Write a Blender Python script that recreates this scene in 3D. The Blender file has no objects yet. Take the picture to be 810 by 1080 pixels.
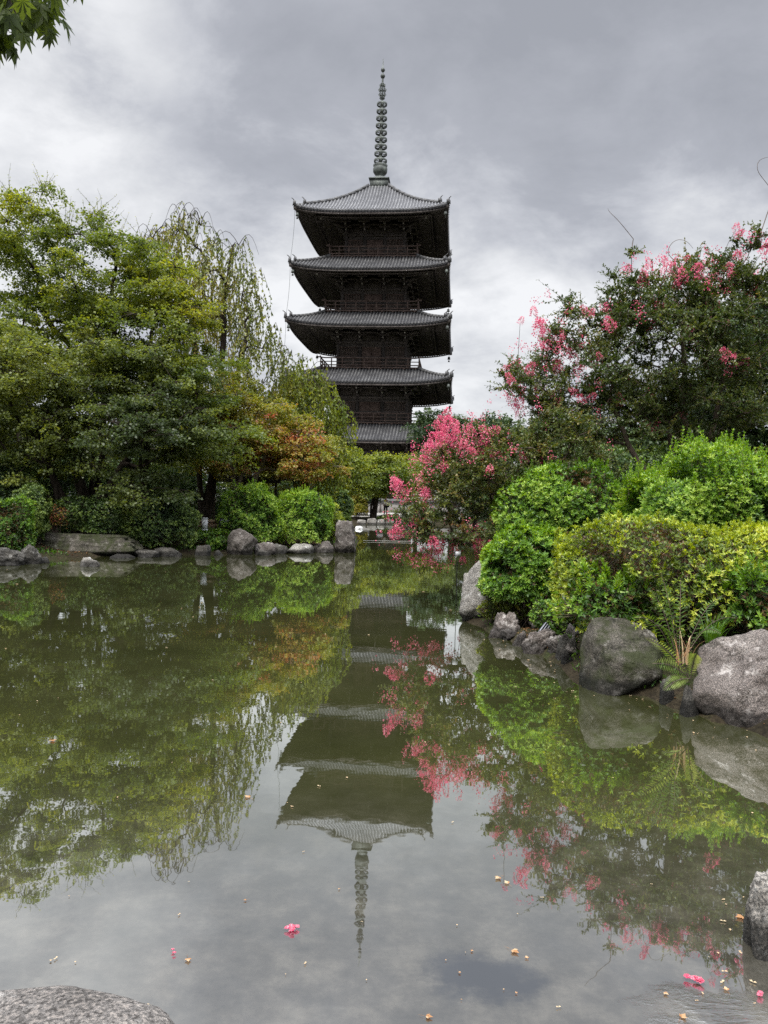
import bpy, math, random
import numpy as np
from mathutils import Vector, Matrix, noise as mnoise
rng = np.random.default_rng(7); random.seed(7)
sc = bpy.context.scene
C = sc.collection
PI = math.pi
# ------------------------------------------------------------------ camera
CAM_H = 1.5; F_PX = 811.0
PITCH = math.atan(8.6 / F_PX); ROLL = math.atan(26 / 952.0)
Fv = np.array([0, math.cos(PITCH), -math.sin(PITCH)])
R0 = np.array([1.0, 0, 0]); U0 = np.array([0, math.sin(PITCH), math.cos(PITCH)])
Rv = math.cos(ROLL) * R0 + math.sin(ROLL) * U0
Uv = -math.sin(ROLL) * R0 + math.cos(ROLL) * U0
CAM = np.array([0, 0, CAM_H])
def ray(px, py): return Fv + (px - 405) / F_PX * Rv + (540 - py) / F_PX * Uv
def P(px, py, d):
    r = ray(px, py); return CAM + r * (d / r[1])
def W0(px, py, z=0.0):
    r = ray(px, py); return CAM + r * ((z - CAM_H) / r[2])
def pxm(d): return d / F_PX          # metres per photo pixel at distance d
cd = bpy.data.cameras.new('camera'); cam = bpy.data.objects.new('camera', cd); C.objects.link(cam)
m = Matrix(((Rv[0], Uv[0], -Fv[0], 0), (Rv[1], Uv[1], -Fv[1], 0), (Rv[2], Uv[2], -Fv[2], CAM_H), (0, 0, 0, 1)))
cam.matrix_world = m
cd.sensor_fit = 'VERTICAL'; cd.sensor_height = 24; cd.lens = 24 * F_PX / 1080
cd.clip_start = 0.05; cd.clip_end = 3000
sc.camera = cam

# ------------------------------------------------------------------ noise
class SinNoise:
    def __init__(s, seed, n=10, octs=3):
        r = np.random.default_rng(seed); s.k = []; s.p = []; s.a = []
        for o in range(octs):
            k = r.normal(size=(n, 3)); k /= np.linalg.norm(k, axis=1)[:, None]
            s.k.append(k * (2 ** o) * r.uniform(.7, 1.4, (n, 1))); s.p.append(r.uniform(0, 6.28, n)); s.a.append(np.full(n, .5 ** o / math.sqrt(n) * 1.2))
        s.k = np.concatenate(s.k); s.p = np.concatenate(s.p); s.a = np.concatenate(s.a)
    def __call__(s, p, f=1.0):
        return (np.sin(np.asarray(p) @ s.k.T * f + s.p) * s.a).sum(-1)

# ------------------------------------------------------------------ mesh buffer
class MB:
    def __init__(s): s.v = []; s.f = []; s.n = 0; s.t = []
    def add(s, v, f, t=None):
        v = np.asarray(v, float).reshape(-1, 3); f = np.asarray(f, int)
        s.v.append(v); s.f.append(f + s.n); s.n += len(v)
        s.t.append(np.full(len(f), .5) if t is None else np.broadcast_to(np.asarray(t, float), (len(f),)))
        return s
    def box(s, c, size, rz=0.0, t=None):
        c = np.asarray(c, float); h = np.asarray(size, float) / 2
        q = np.array([[x, y, z] for z in (-1, 1) for y in (-1, 1) for x in (-1, 1)], float) * h
        if rz:
            ca, sa = math.cos(rz), math.sin(rz); q = np.stack([q[:, 0] * ca - q[:, 1] * sa, q[:, 0] * sa + q[:, 1] * ca, q[:, 2]], 1)
        return s.add(q + c, BOXF, t)
    def bar(s, p0, p1, w, h, up=(0, 0, 1), t=None):
        p0 = np.asarray(p0, float); p1 = np.asarray(p1, float); d = p1 - p0; L = np.linalg.norm(d); d /= L
        x = np.cross(d, up); x /= max(1e-9, np.linalg.norm(x)); z = np.cross(x, d)
        q = [pp + x * (sx * w / 2) + z * (sz * h / 2) for sz in (-1, 1) for pp in (p0, p1) for sx in (-1, 1)]
        return s.add(q, BOXF, t)
    def tube(s, pts, radii, sides=6, cap=True, t=None):
        pts = np.asarray(pts, float)[None]; radii = np.broadcast_to(np.asarray(radii, float), (pts.shape[1],))[None]
        v, f = tubes(pts, radii, sides); s.add(v, f, t)
        if cap:
            K = pts.shape[1]; b = s.n - K * sides
            for i0 in (0, K - 1):
                idx = np.arange(sides) + i0 * sides + b
                if sides == 4 or sides == 3: s.f.append(idx[None]); s.t.append(np.array([.5]))
                else:
                    fs = np.array([[idx[0], idx[k], idx[k + 1]] for k in range(1, sides - 1)]); s.f.append(fs); s.t.append(np.full(len(fs), .5))
        return s
    def lathe(s, prof, c=(0, 0, 0), sides=16, t=None):
        prof = np.asarray(prof, float); a = np.linspace(0, 2 * PI, sides, endpoint=False); K = len(prof)
        v = np.stack([prof[:, None, 0] * np.cos(a), prof[:, None, 0] * np.sin(a), np.repeat(prof[:, 1:2], sides, 1)], -1) + np.asarray(c, float)
        return s.add(v, gridf(K, sides, wrap=True), t)
    def build(s, name, mat, parent=None, smooth=False, local=None, collection=True):
        me = bpy.data.meshes.new(name)
        V = np.concatenate(s.v) if s.v else np.zeros((0, 3))
        if local is not None: V = V - np.asarray(local, float)
        me.vertices.add(len(V)); me.vertices.foreach_set('co', V.astype(np.float32).ravel())
        lt = np.concatenate([np.full(len(f), f.shape[1]) for f in s.f]); ls = np.concatenate([[0], np.cumsum(lt)[:-1]])
        li = np.concatenate([f.ravel() for f in s.f])
        me.loops.add(len(li)); me.loops.foreach_set('vertex_index', li.astype(np.int32))
        me.polygons.add(len(lt)); me.polygons.foreach_set('loop_start', ls.astype(np.int32)); me.polygons.foreach_set('loop_total', lt.astype(np.int32))
        if smooth: me.polygons.foreach_set('use_smooth', np.ones(len(lt), bool))
        at = me.attributes.new('tint', 'FLOAT', 'FACE'); at.data.foreach_set('value', np.concatenate(s.t).astype(np.float32))
        me.update(); me.validate() if len(V) < 2000 else None
        if mat: me.materials.append(mat)
        o = bpy.data.objects.new(name, me); C.objects.link(o)
        if parent is not None: o.parent = parent
        return o
def build2(a, ma, b, mb_, name, parent):
    na = sum(len(f) for f in a.f); base = a.n; a.v += b.v; a.f += [f + base for f in b.f]; a.t += b.t; a.n += b.n
    o = a.build(name, ma, parent); o.data.materials.append(mb_); mi = np.zeros(len(o.data.polygons), np.int32); mi[na:] = 1; o.data.polygons.foreach_set('material_index', mi); return o
BOXF = np.array([[0, 2, 3, 1], [4, 5, 7, 6], [0, 1, 5, 4], [2, 6, 7, 3], [0, 4, 6, 2], [1, 3, 7, 5]])
def gridf(a, b, wrap=False):
    i = np.arange(a - 1)[:, None]; j = np.arange(b if wrap else b - 1)[None]; j2 = (j + 1) % b
    return np.stack([i * b + j, i * b + j2, (i + 1) * b + j2, (i + 1) * b + j], -1).reshape(-1, 4)
def unit(v): return v / np.maximum(1e-9, np.linalg.norm(v, axis=-1, keepdims=True))
def tubes(Pt, R, sides):
    N, K, _ = Pt.shape
    d = np.gradient(Pt, axis=1); d = unit(d)
    ref = np.where(np.abs(d[..., 2:3].mean(1, keepdims=True)) > .8, np.array([1.0, 0, 0]), np.array([0, 0, 1.0])) * np.ones_like(d)
    x = unit(np.cross(d, ref)); y = np.cross(d, x)
    a = np.linspace(0, 2 * PI, sides, endpoint=False)
    v = Pt[:, :, None] + R[:, :, None, None] * (x[:, :, None] * np.cos(a)[:, None] + y[:, :, None] * np.sin(a)[:, None])
    g = gridf(K, sides, wrap=True)
    f = (g[None] + (np.arange(N) * K * sides)[:, None, None]).reshape(-1, 4)
    return v.reshape(-1, 3), f
def empty(name, loc=(0, 0, 0), rz=0.0):
    o = bpy.data.objects.new(name, None); C.objects.link(o); o.location = tuple(loc); o.rotation_euler = (0, 0, rz); o.empty_display_size = .2; return o
def tag(o, label, cat, group=None):
    o['label'] = label; o['category'] = cat
    if group: o['group'] = group
    return o
def structure(o): o['kind'] = 'structure'; return o

# ------------------------------------------------------------------ materials
def newmat(name):
    mt = bpy.data.materials.new(name); mt.use_nodes = True; nt = mt.node_tree; nt.nodes.clear()
    return mt, nt, nt.nodes, nt.links
def node(nt, typ, **kw):
    n = nt.nodes.new(typ)
    for k, v in kw.items():
        if k in n.bl_rna.properties: setattr(n, k, v)
        else: n.inputs[k.replace('_', ' ')].default_value = v
    return n
def ramp(nt, stops, interp='LINEAR'):
    n = nt.nodes.new('ShaderNodeValToRGB'); cr = n.color_ramp; cr.interpolation = interp
    while len(cr.elements) < len(stops): cr.elements.new(.5)
    for e, (p, c) in zip(cr.elements, stops): e.position = p; e.color = (*c, 1) if len(c) == 3 else c
    return n
def mat_noise(name, stops, scale=5, detail=5, rough=.8, bump=.3, bdist=.02, bscale=None, spec=.3, coord='Object', stretch=(1, 1, 1), metallic=0, second=None):
    """principled surface whose colour comes from layered noise; second = (stops, scale) multiplies a finer speckle"""
    mt, nt, N, L = newmat(name)
    tc = node(nt, 'ShaderNodeTexCoord'); mp = node(nt, 'ShaderNodeMapping'); mp.inputs['Scale'].default_value = stretch
    L.new(tc.outputs[coord], mp.inputs[0])
    nz = node(nt, 'ShaderNodeTexNoise', Scale=scale, Detail=detail, Roughness=.6); L.new(mp.outputs[0], nz.inputs['Vector'])
    cr = ramp(nt, stops); L.new(nz.outputs['Fac'], cr.inputs[0]); col = cr.outputs[0]
    if second:
        n2 = node(nt, 'ShaderNodeTexNoise', Scale=second[1], Detail=3, Roughness=.7); L.new(mp.outputs[0], n2.inputs['Vector'])
        c2 = ramp(nt, second[0]); L.new(n2.outputs['Fac'], c2.inputs[0])
        mx = node(nt, 'ShaderNodeMix', data_type='RGBA', blend_type='MULTIPLY'); mx.inputs[0].default_value = 1
        L.new(col, mx.inputs[6]); L.new(c2.outputs[0], mx.inputs[7]); col = mx.outputs[2]
    bs = node(nt, 'ShaderNodeBsdfPrincipled'); bs.inputs['Roughness'].default_value = rough; bs.inputs['Specular IOR Level'].default_value = spec; bs.inputs['Metallic'].default_value = metallic
    L.new(col, bs.inputs['Base Color'])
    if bump:
        nb = node(nt, 'ShaderNodeTexNoise', Scale=bscale or scale * 3, Detail=4, Roughness=.65); L.new(mp.outputs[0], nb.inputs['Vector'])
        bp = node(nt, 'ShaderNodeBump', Strength=bump, Distance=bdist); L.new(nb.outputs['Fac'], bp.inputs['Height']); L.new(bp.outputs[0], bs.inputs['Normal'])
    out = node(nt, 'ShaderNodeOutputMaterial'); L.new(bs.outputs[0], out.inputs[0])
    return mt
def leaf_mat(name, stops, trans=.4, gloss=.035, rough=.5):
    mt, nt, N, L = newmat(name)
    at = node(nt, 'ShaderNodeAttribute', attribute_name='tint'); cr = ramp(nt, stops); L.new(at.outputs['Fac'], cr.inputs[0])
    df = node(nt, 'ShaderNodeBsdfDiffuse'); tr = node(nt, 'ShaderNodeBsdfTranslucent'); gl = node(nt, 'ShaderNodeBsdfGlossy', Roughness=rough)
    hs = node(nt, 'ShaderNodeHueSaturation', Saturation=1.15, Value=1.25, Hue=.485); L.new(cr.outputs[0], hs.inputs['Color'])
    L.new(cr.outputs[0], df.inputs[0]); L.new(hs.outputs[0], tr.inputs[0])
    m1 = node(nt, 'ShaderNodeMixShader'); m1.inputs[0].default_value = trans; L.new(df.outputs[0], m1.inputs[1]); L.new(tr.outputs[0], m1.inputs[2])
    m2 = node(nt, 'ShaderNodeMixShader'); m2.inputs[0].default_value = gloss; L.new(m1.outputs[0], m2.inputs[1]); L.new(gl.outputs[0], m2.inputs[2])
    out = node(nt, 'ShaderNodeOutputMaterial'); L.new(m2.outputs[0], out.inputs[0])
    return mt
M = {}
def rock_mat(name, dark, mid, light, moss=None, wet=.13, speck=60):
    mt, nt, N, L = newmat(name)
    tc = node(nt, 'ShaderNodeTexCoord'); ge = node(nt, 'ShaderNodeNewGeometry'); pos = ge.outputs['Position']
    big = node(nt, 'ShaderNodeTexNoise', Scale=3.2, Detail=8, Roughness=.7); L.new(pos, big.inputs['Vector'])
    c1 = ramp(nt, [(.3, dark), (.5, mid), (.72, light)]); L.new(big.outputs['Fac'], c1.inputs[0])
    sp = node(nt, 'ShaderNodeTexNoise', Scale=speck, Detail=2, Roughness=.7); L.new(pos, sp.inputs['Vector'])
    c2 = ramp(nt, [(.34, (.35, .34, .33)), (.5, (.95, .95, .95)), (.64, (1.8, 1.72, 1.65))]); L.new(sp.outputs['Fac'], c2.inputs[0])
    mx = node(nt, 'ShaderNodeMix', data_type='RGBA', blend_type='MULTIPLY'); mx.inputs[0].default_value = 1; L.new(c1.outputs[0], mx.inputs[6]); L.new(c2.outputs[0], mx.inputs[7])
    col = mx.outputs[2]
    # pale lichen blotches
    vo = node(nt, 'ShaderNodeTexNoise', Scale=7, Detail=7, Roughness=.75); L.new(pos, vo.inputs['Vector'])
    lr = ramp(nt, [(.56, (0, 0, 0)), (.64, (1, 1, 1))]); L.new(vo.outputs['Fac'], lr.inputs[0])
    ml = node(nt, 'ShaderNodeMix', data_type='RGBA'); L.new(lr.outputs[0], ml.inputs[0]); L.new(col, ml.inputs[6]); ml.inputs[7].default_value = (*[min(.5, x * 1.35 + .05) for x in light], 1); col = ml.outputs[2]
    if moss:
        nz = node(nt, 'ShaderNodeTexNoise', Scale=3.1, Detail=5, Roughness=.7); L.new(tc.outputs['Object'], nz.inputs['Vector'])
        mr = ramp(nt, [(.44, (0, 0, 0)), (.58, (1, 1, 1))]); L.new(nz.outputs['Fac'], mr.inputs[0])
        mm = node(nt, 'ShaderNodeMix', data_type='RGBA'); L.new(mr.outputs[0], mm.inputs[0]); L.new(col, mm.inputs[6]); mm.inputs[7].default_value = (*moss, 1); col = mm.outputs[2]
    dn = node(nt, 'ShaderNodeVectorMath', operation='MULTIPLY_ADD'); L.new(vo.outputs['Color'], dn.inputs[0]); dn.inputs[1].default_value = (.35, .35, .35); L.new(pos, dn.inputs[2])
    vr = node(nt, 'ShaderNodeTexVoronoi', feature='DISTANCE_TO_EDGE', Scale=1.5); L.new(dn.outputs[0], vr.inputs['Vector'])
    ck = ramp(nt, [(0, (.28, .27, .25)), (.022, (1, 1, 1))]); L.new(vr.outputs['Distance'], ck.inputs[0])
    mc = node(nt, 'ShaderNodeMix', data_type='RGBA', blend_type='MULTIPLY'); mc.inputs[0].default_value = 1; L.new(col, mc.inputs[6]); L.new(ck.outputs[0], mc.inputs[7]); col = mc.outputs[2]
    # wet band just above the water
    sx = node(nt, 'ShaderNodeSeparateXYZ'); L.new(pos, sx.inputs[0])
    wn = node(nt, 'ShaderNodeMath', operation='MULTIPLY_ADD'); L.new(vo.outputs['Fac'], wn.inputs[0]); wn.inputs[1].default_value = -.12; L.new(sx.outputs['Z'], wn.inputs[2])
    wr = node(nt, 'ShaderNodeMapRange'); wr.inputs['From Min'].default_value = wet - .1; wr.inputs['From Max'].default_value = wet - .05; wr.inputs['To Min'].default_value = .30; wr.inputs['To Max'].default_value = 1; L.new(wn.outputs[0], wr.inputs['Value'])
    mw = node(nt, 'ShaderNodeMix', data_type='RGBA', blend_type='MULTIPLY'); mw.inputs[0].default_value = 1; L.new(col, mw.inputs[6]); L.new(wr.outputs[0], mw.inputs[7])
    bs = node(nt, 'ShaderNodeBsdfPrincipled'); bs.inputs['Roughness'].default_value = .85; bs.inputs['Specular IOR Level'].default_value = .25
    L.new(mw.outputs[2], bs.inputs['Base Color'])
    nb = node(nt, 'ShaderNodeTexNoise', Scale=22, Detail=8, Roughness=.72); L.new(pos, nb.inputs['Vector'])
    bp = node(nt, 'ShaderNodeBump', Strength=.9, Distance=.04); L.new(nb.outputs['Fac'], bp.inputs['Height']); L.new(bp.outputs[0], bs.inputs['Normal'])
    out = node(nt, 'ShaderNodeOutputMaterial'); L.new(bs.outputs[0], out.inputs[0])
    return mt
M['rock_pale'] = rock_mat('granite_pale', (.11, .106, .095), (.23, .22, .20), (.36, .345, .315), speck=90)
M['rock_grey'] = rock_mat('granite_grey', (.026, .025, .022), (.065, .062, .055), (.14, .134, .118), speck=90)
M['rock_moss'] = rock_mat('granite_mossy', (.028, .026, .020), (.065, .06, .048), (.15, .138, .118), moss=(.035, .04, .016), speck=110)
M['rock_pink'] = rock_mat('granite_pinkish', (.06, .052, .047), (.125, .112, .102), (.22, .203, .185), speck=100)
M['rock_rose'] = rock_mat('granite_rose', (.085, .071, .063), (.165, .145, .132), (.29, .265, .24), speck=120)
M['rock_near'] = rock_mat('granite_speckled', (.13, .12, .11), (.22, .205, .19), (.33, .31, .285), speck=75)
M['bark'] = mat_noise('bark_dark', [(.3, (.018, .014, .011)), (.7, (.06, .048, .038))], scale=6, bump=.8, bdist=.02, stretch=(3, 3, .6), rough=.95, spec=.1)
M['bark_pale'] = mat_noise('bark_pale', [(.3, (.10, .085, .065)), (.7, (.26, .22, .17))], scale=6, bump=.6, bdist=.02, stretch=(3, 3, .6), rough=.9, spec=.1)
M['bark_myrtle'] = mat_noise('bark_myrtle', [(.3, (.05, .038, .03)), (.7, (.17, .13, .10))], scale=8, bump=.4, bdist=.01, stretch=(3, 3, .6), rough=.8, spec=.2)
M['soil'] = mat_noise('bank_soil', [(.3, (.018, .015, .010)), (.5, (.038, .030, .020)), (.7, (.032, .042, .015))], scale=1.6, bump=.8, bdist=.05, rough=.95, spec=.1, second=([(.35, (.5, .5, .5)), (.65, (1.3, 1.3, 1.2))], 30))
M['gravel'] = mat_noise('gravel_path', [(.3, (.34, .32, .29)), (.7, (.5, .48, .44))], scale=2, bump=.5, bdist=.01, rough=.95, second=([(.35, (.7, .7, .7)), (.65, (1.1, 1.1, 1.1))], 60))
M['tile'] = mat_noise('roof_tile', [(.3, (.055, .055, .058)), (.5, (.11, .11, .113)), (.75, (.20, .20, .20))], scale=.9, detail=6, bump=.3, bdist=.02, bscale=20, rough=.55, spec=.5, second=([(.35, (.6, .6, .6)), (.65, (1.25, 1.25, 1.22))], 7))
M['tile_bed'] = mat_noise('roof_tile_trough', [(.3, (.03, .03, .033)), (.7, (.06, .06, .064))], scale=1.2, bump=.3, rough=.6)
M['wood'] = mat_noise('aged_timber', [(.3, (.055, .049, .046)), (.7, (.12, .105, .097))], scale=1.2, bump=.4, bscale=14, rough=.85, spec=.15)
M['wood_rail'] = mat_noise('weathered_railing_timber', [(.3, (.08, .056, .048)), (.7, (.19, .14, .12))], scale=2.5, bump=.3, bscale=20, rough=.85, spec=.15)
M['wood_panel'] = mat_noise('wall_boards', [(.3, (.06, .053, .048)), (.7, (.16, .14, .125))], scale=2.0, bump=.3, bscale=20, rough=.85, spec=.15, stretch=(1, 1, .3))
M['chalk'] = mat_noise('chalk_paint_on_timber_ends', [(.3, (.25, .24, .22)), (.7, (.42, .41, .38))], scale=4, bump=0, rough=.9)
M['copper'] = mat_noise('weathered_bronze', [(.3, (.05, .056, .053)), (.55, (.12, .132, .122)), (.75, (.22, .25, .22))], scale=2.2, bump=.3, rough=.6, metallic=.2)
M['stone_base'] = mat_noise('platform_stone', [(.3, (.2, .19, .17)), (.7, (.36, .34, .31))], scale=2, bump=.4, rough=.9)
# ------------------------------------------------------------------ world
w = bpy.data.worlds.new("World"); sc.world = w; w.use_nodes = True
nt = w.node_tree; N = nt.nodes; L = nt.links; N.clear()
SUN_EL, SUN_AZ = math.radians(56), math.radians(205)     # azimuth from +y clockwise; high, behind the camera's left shoulder
sky = node(nt, 'ShaderNodeTexSky', sky_type='NISHITA', sun_disc=False, sun_elevation=SUN_EL, sun_rotation=SUN_AZ)
tc = node(nt, 'ShaderNodeTexCoord'); sx = node(nt, 'ShaderNodeSeparateXYZ'); L.new(tc.outputs['Generated'], sx.inputs[0])
def math_(op, a, b=None, c=None, clamp=False):
    n = nt.nodes.new('ShaderNodeMath'); n.operation = op; n.use_clamp = clamp
    for i, x in enumerate((a, b, c)):
        if x is None: continue
        if isinstance(x, (int, float)): n.inputs[i].default_value = x
        else: nt.links.new(x, n.inputs[i])
    return n.outputs[0]
zc = math_('MAXIMUM', sx.outputs['Z'], 0.0); den = math_('ADD', zc, .45)
cx = math_('DIVIDE', sx.outputs['X'], den); cy = math_('DIVIDE', sx.outputs['Y'], den)
cb = node(nt, 'ShaderNodeCombineXYZ'); L.new(cx, cb.inputs[0]); L.new(cy, cb.inputs[1])
mp = node(nt, 'ShaderNodeMapping'); mp.inputs['Location'].default_value = (3.1, 1.7, 0); mp.inputs['Rotation'].default_value = (0, 0, .5); mp.inputs['Scale'].default_value = (1, 1.25, 1); L.new(cb.outputs[0], mp.inputs[0])
n1 = node(nt, 'ShaderNodeTexNoise', Scale=1.7, Detail=5, Roughness=.45, Distortion=.5); L.new(mp.outputs[0], n1.inputs['Vector'])
n2 = node(nt, 'ShaderNodeTexNoise', Scale=4.6, Detail=8, Roughness=.62, Distortion=.2); L.new(mp.outputs[0], n2.inputs['Vector'])
s = math_('MULTIPLY_ADD', n2.outputs['Fac'], .46, math_('MULTIPLY', n1.outputs['Fac'], .64))
s = math_('MULTIPLY_ADD', s, 1.75, -.41)
# thinner, brighter cloud low over the horizon, as an overcast sky shows towards the haze
s = math_('ADD', s, math_('MULTIPLY', math_('SUBTRACT', .34, zc), .22))
# thinner and thicker places of the cloud deck: direction, strength, angular radius
SKYB = [(140, 85, .10, .10), (90, 40, .06, .15), (480, 210, .06, .12), (640, 260, .06, .2), (560, 180, -.05, .15), (300, 260, .10, .22), (330, 380, .12, .20), (560, 310, .13, .26), (250, 330, .05, .2), (420, 420, .08, .3), (620, 130, -.09, .38), (760, 60, -.06, .3), (300, 60, -.05, .25), (230, 190, -.07, .16), (60, 150, .03, .2), (740, 190, .03, .2)]
for (px, py, amp, rad) in SKYB:
    d_ = ray(px, py); d_ = d_ / np.linalg.norm(d_)
    wv = node(nt, 'ShaderNodeVectorMath', operation='MULTIPLY_ADD'); L.new(n2.outputs['Color'], wv.inputs[0]); wv.inputs[1].default_value = (.16, .16, .16); L.new(tc.outputs['Generated'], wv.inputs[2])
    dd_ = node(nt, 'ShaderNodeVectorMath', operation='DISTANCE'); L.new(wv.outputs[0], dd_.inputs[0]); dd_.inputs[1].default_value = tuple(d_ + .08)
    mr_ = node(nt, 'ShaderNodeMapRange', interpolation_type='SMOOTHSTEP'); mr_.inputs['From Min'].default_value = 0; mr_.inputs['From Max'].default_value = rad; mr_.inputs['To Min'].default_value = amp; mr_.inputs['To Max'].default_value = 0; L.new(dd_.outputs['Value'], mr_.inputs['Value'])
    s = math_('ADD', s, mr_.outputs[0])
cr = ramp(nt, [(.22, (.156, .162, .179)), (.44, (.190, .196, .215)), (.56, (.245, .251, .269)), (.68, (.312, .317, .328)), (.84, (.390, .393, .400))], 'LINEAR'); L.new(s, cr.inputs[0])
# unseen zenith sky made far brighter than real overcast, to light the scene
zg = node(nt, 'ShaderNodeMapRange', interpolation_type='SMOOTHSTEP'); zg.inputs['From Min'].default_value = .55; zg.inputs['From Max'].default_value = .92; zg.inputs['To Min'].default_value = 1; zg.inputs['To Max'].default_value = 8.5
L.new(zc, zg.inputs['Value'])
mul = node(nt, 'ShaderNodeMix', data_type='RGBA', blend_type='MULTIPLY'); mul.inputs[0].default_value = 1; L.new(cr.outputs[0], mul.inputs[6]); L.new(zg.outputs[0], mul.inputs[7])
bg1 = node(nt, 'ShaderNodeBackground', Strength=.05); L.new(sky.outputs[0], bg1.inputs[0])
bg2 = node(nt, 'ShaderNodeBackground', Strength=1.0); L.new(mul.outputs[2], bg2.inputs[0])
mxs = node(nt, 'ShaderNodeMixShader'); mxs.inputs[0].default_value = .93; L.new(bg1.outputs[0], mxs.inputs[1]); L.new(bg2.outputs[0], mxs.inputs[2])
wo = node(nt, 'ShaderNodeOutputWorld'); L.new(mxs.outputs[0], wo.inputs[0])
ld = bpy.data.lights.new('sun', 'SUN'); ld.energy = 1.5; ld.angle = math.radians(14); ld.color = (1, .965, .91)
sun = bpy.data.objects.new('sun', ld); C.objects.link(sun)
sd = Vector((math.sin(SUN_AZ) * math.cos(SUN_EL), math.cos(SUN_AZ) * math.cos(SUN_EL), math.sin(SUN_EL)))
sun.rotation_euler = sd.to_track_quat('Z', 'Y').to_euler()
sun.location = (0, -5, 60)
vs = sc.view_settings; sc.display_settings.display_device = 'sRGB'; vs.view_transform = 'Standard'; vs.look = 'None'; vs.gamma = 1; vs.use_curve_mapping = False; vs.exposure = 1.3
cy_ = sc.cycles; cy_.max_bounces = 6; cy_.diffuse_bounces = 2; cy_.glossy_bounces = 3; cy_.transmission_bounces = 3; cy_.transparent_max_bounces = 4; cy_.caustics_reflective = False; cy_.caustics_refractive = False
cy_.use_denoising = False; cy_.sample_clamp_indirect = 4
try: cy_.denoiser = 'OPENIMAGEDENOISE'; cy_.denoising_input_passes = 'RGB_ALBEDO_NORMAL'; cy_.denoising_prefilter = 'ACCURATE'
except Exception: pass

# ------------------------------------------------------------------ pond outline and ground
pl = [W0(*q)[:2] for q in [(0, 594), (60, 589), (150, 585), (235, 584), (300, 583), (345, 581.5), (373, 581)]]
pl += [W0(*q)[:2] for q in [(377, 570), (372, 557), (371, 553), (440, 552.5), (560, 556)]]
rt = [(9.0, 24.), (5.6, 17.5), (3.2, 13.4), (1.75, 11.6)] + [tuple(W0(*q)[:2]) for q in [(488, 652), (520, 668), (560, 684), (592, 700), (612, 722), (690, 736), (728, 752), (800, 772)]] + [(3.1, 4.3), (2.6, 3.3), (1.75, 2.75), (1.3, 2.0), (1.2, 1.2), (-1.1, 1.15), (-1.35, 1.6), (-2.6, 1.9), (-4.5, 1.2), (-9, 2.), (-15, 6), (-17.5, 12), (-15.5, 17.2)]
POND = np.array([tuple(q) for q in pl] + rt)
def pond_sd(x, y):
    p = np.stack([x, y], -1); a = POND; b = np.roll(POND, -1, 0); best = np.full(x.shape, 1e9); inside = np.zeros(x.shape, bool)
    for i in range(len(a)):
        e = b[i] - a[i]; wv = p - a[i]; h = np.clip((wv @ e) / (e @ e), 0, 1); d = wv - h[..., None] * e; best = np.minimum(best, (d ** 2).sum(-1))
        c = (a[i][1] > y) != (b[i][1] > y)
        with np.errstate(divide='ignore', invalid='ignore'):
            xi = e[0] * (y - a[i][1]) / (e[1] if abs(e[1]) > 1e-12 else 1e-12) + a[i][0]
        inside ^= c & (x < xi)
    return np.where(inside, -1, 1) * np.sqrt(best)
gn = SinNoise(3)
def sstep(a, b, x): t = np.clip((x - a) / (b - a), 0, 1); return t * t * (3 - 2 * t)
def ground_z(x, y):
    x = np.asarray(x, float); y = np.asarray(y, float)
    s_ = pond_sd(x, y); p3 = np.stack([x, y, 0 * x], -1); nz_ = gn(p3, .9)
    z = -.7 + .65 * sstep(-1.2, -.1, s_) + .16 * sstep(-.10, .15, s_) + .34 * sstep(.2, 2.6, s_) + .06 * nz_ * sstep(.0, .6, s_)
    left = sstep(1, 6, s_) * sstep(-1, -5, x) * sstep(10, 16, y) * sstep(60, 40, y)
    right = sstep(.3, 4, s_) * sstep(0, 1.5, x) * sstep(30, 20, y) * sstep(2, 5, y)
    return z + .25 * left + .30 * right
def seg(a, b, n): return list(np.linspace(a, b, n, endpoint=False))
gx = np.array(seg(-900, -120, 8) + seg(-120, -30, 14) + seg(-30, -18, 24) + seg(-18, 14, 170) + seg(14, 30, 24) + seg(30, 120, 14) + seg(120, 900, 8) + [900])
gy = np.array(seg(-300, -20, 8) + seg(-20, 0, 14) + seg(0, 30, 160) + seg(30, 62, 60) + seg(62, 130, 16) + seg(130, 1500, 10) + [1500])
GX, GY = np.meshgrid(gx, gy); GZ = ground_z(GX, GY)
mb = MB(); mb.add(np.stack([GX, GY, GZ], -1).reshape(-1, 3), gridf(len(gy), len(gx)))
structure(mb.build('ground', M['soil'], smooth=True))
def gz1(x, y): return float(ground_z(np.array([x]), np.array([y]))[0])
# gravel path beyond the far shore
xs = np.linspace(-45, 45, 60); ys = np.linspace(62, 86, 12); PX, PY = np.meshgrid(xs, ys); PY = PY + .8 * np.sin(PX * .15)
mb = MB(); mb.add(np.stack([PX, PY, ground_z(PX, PY) + .03], -1).reshape(-1, 3), gridf(12, 60)); structure(mb.build('gravel_path', M['gravel'], smooth=True))

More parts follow.
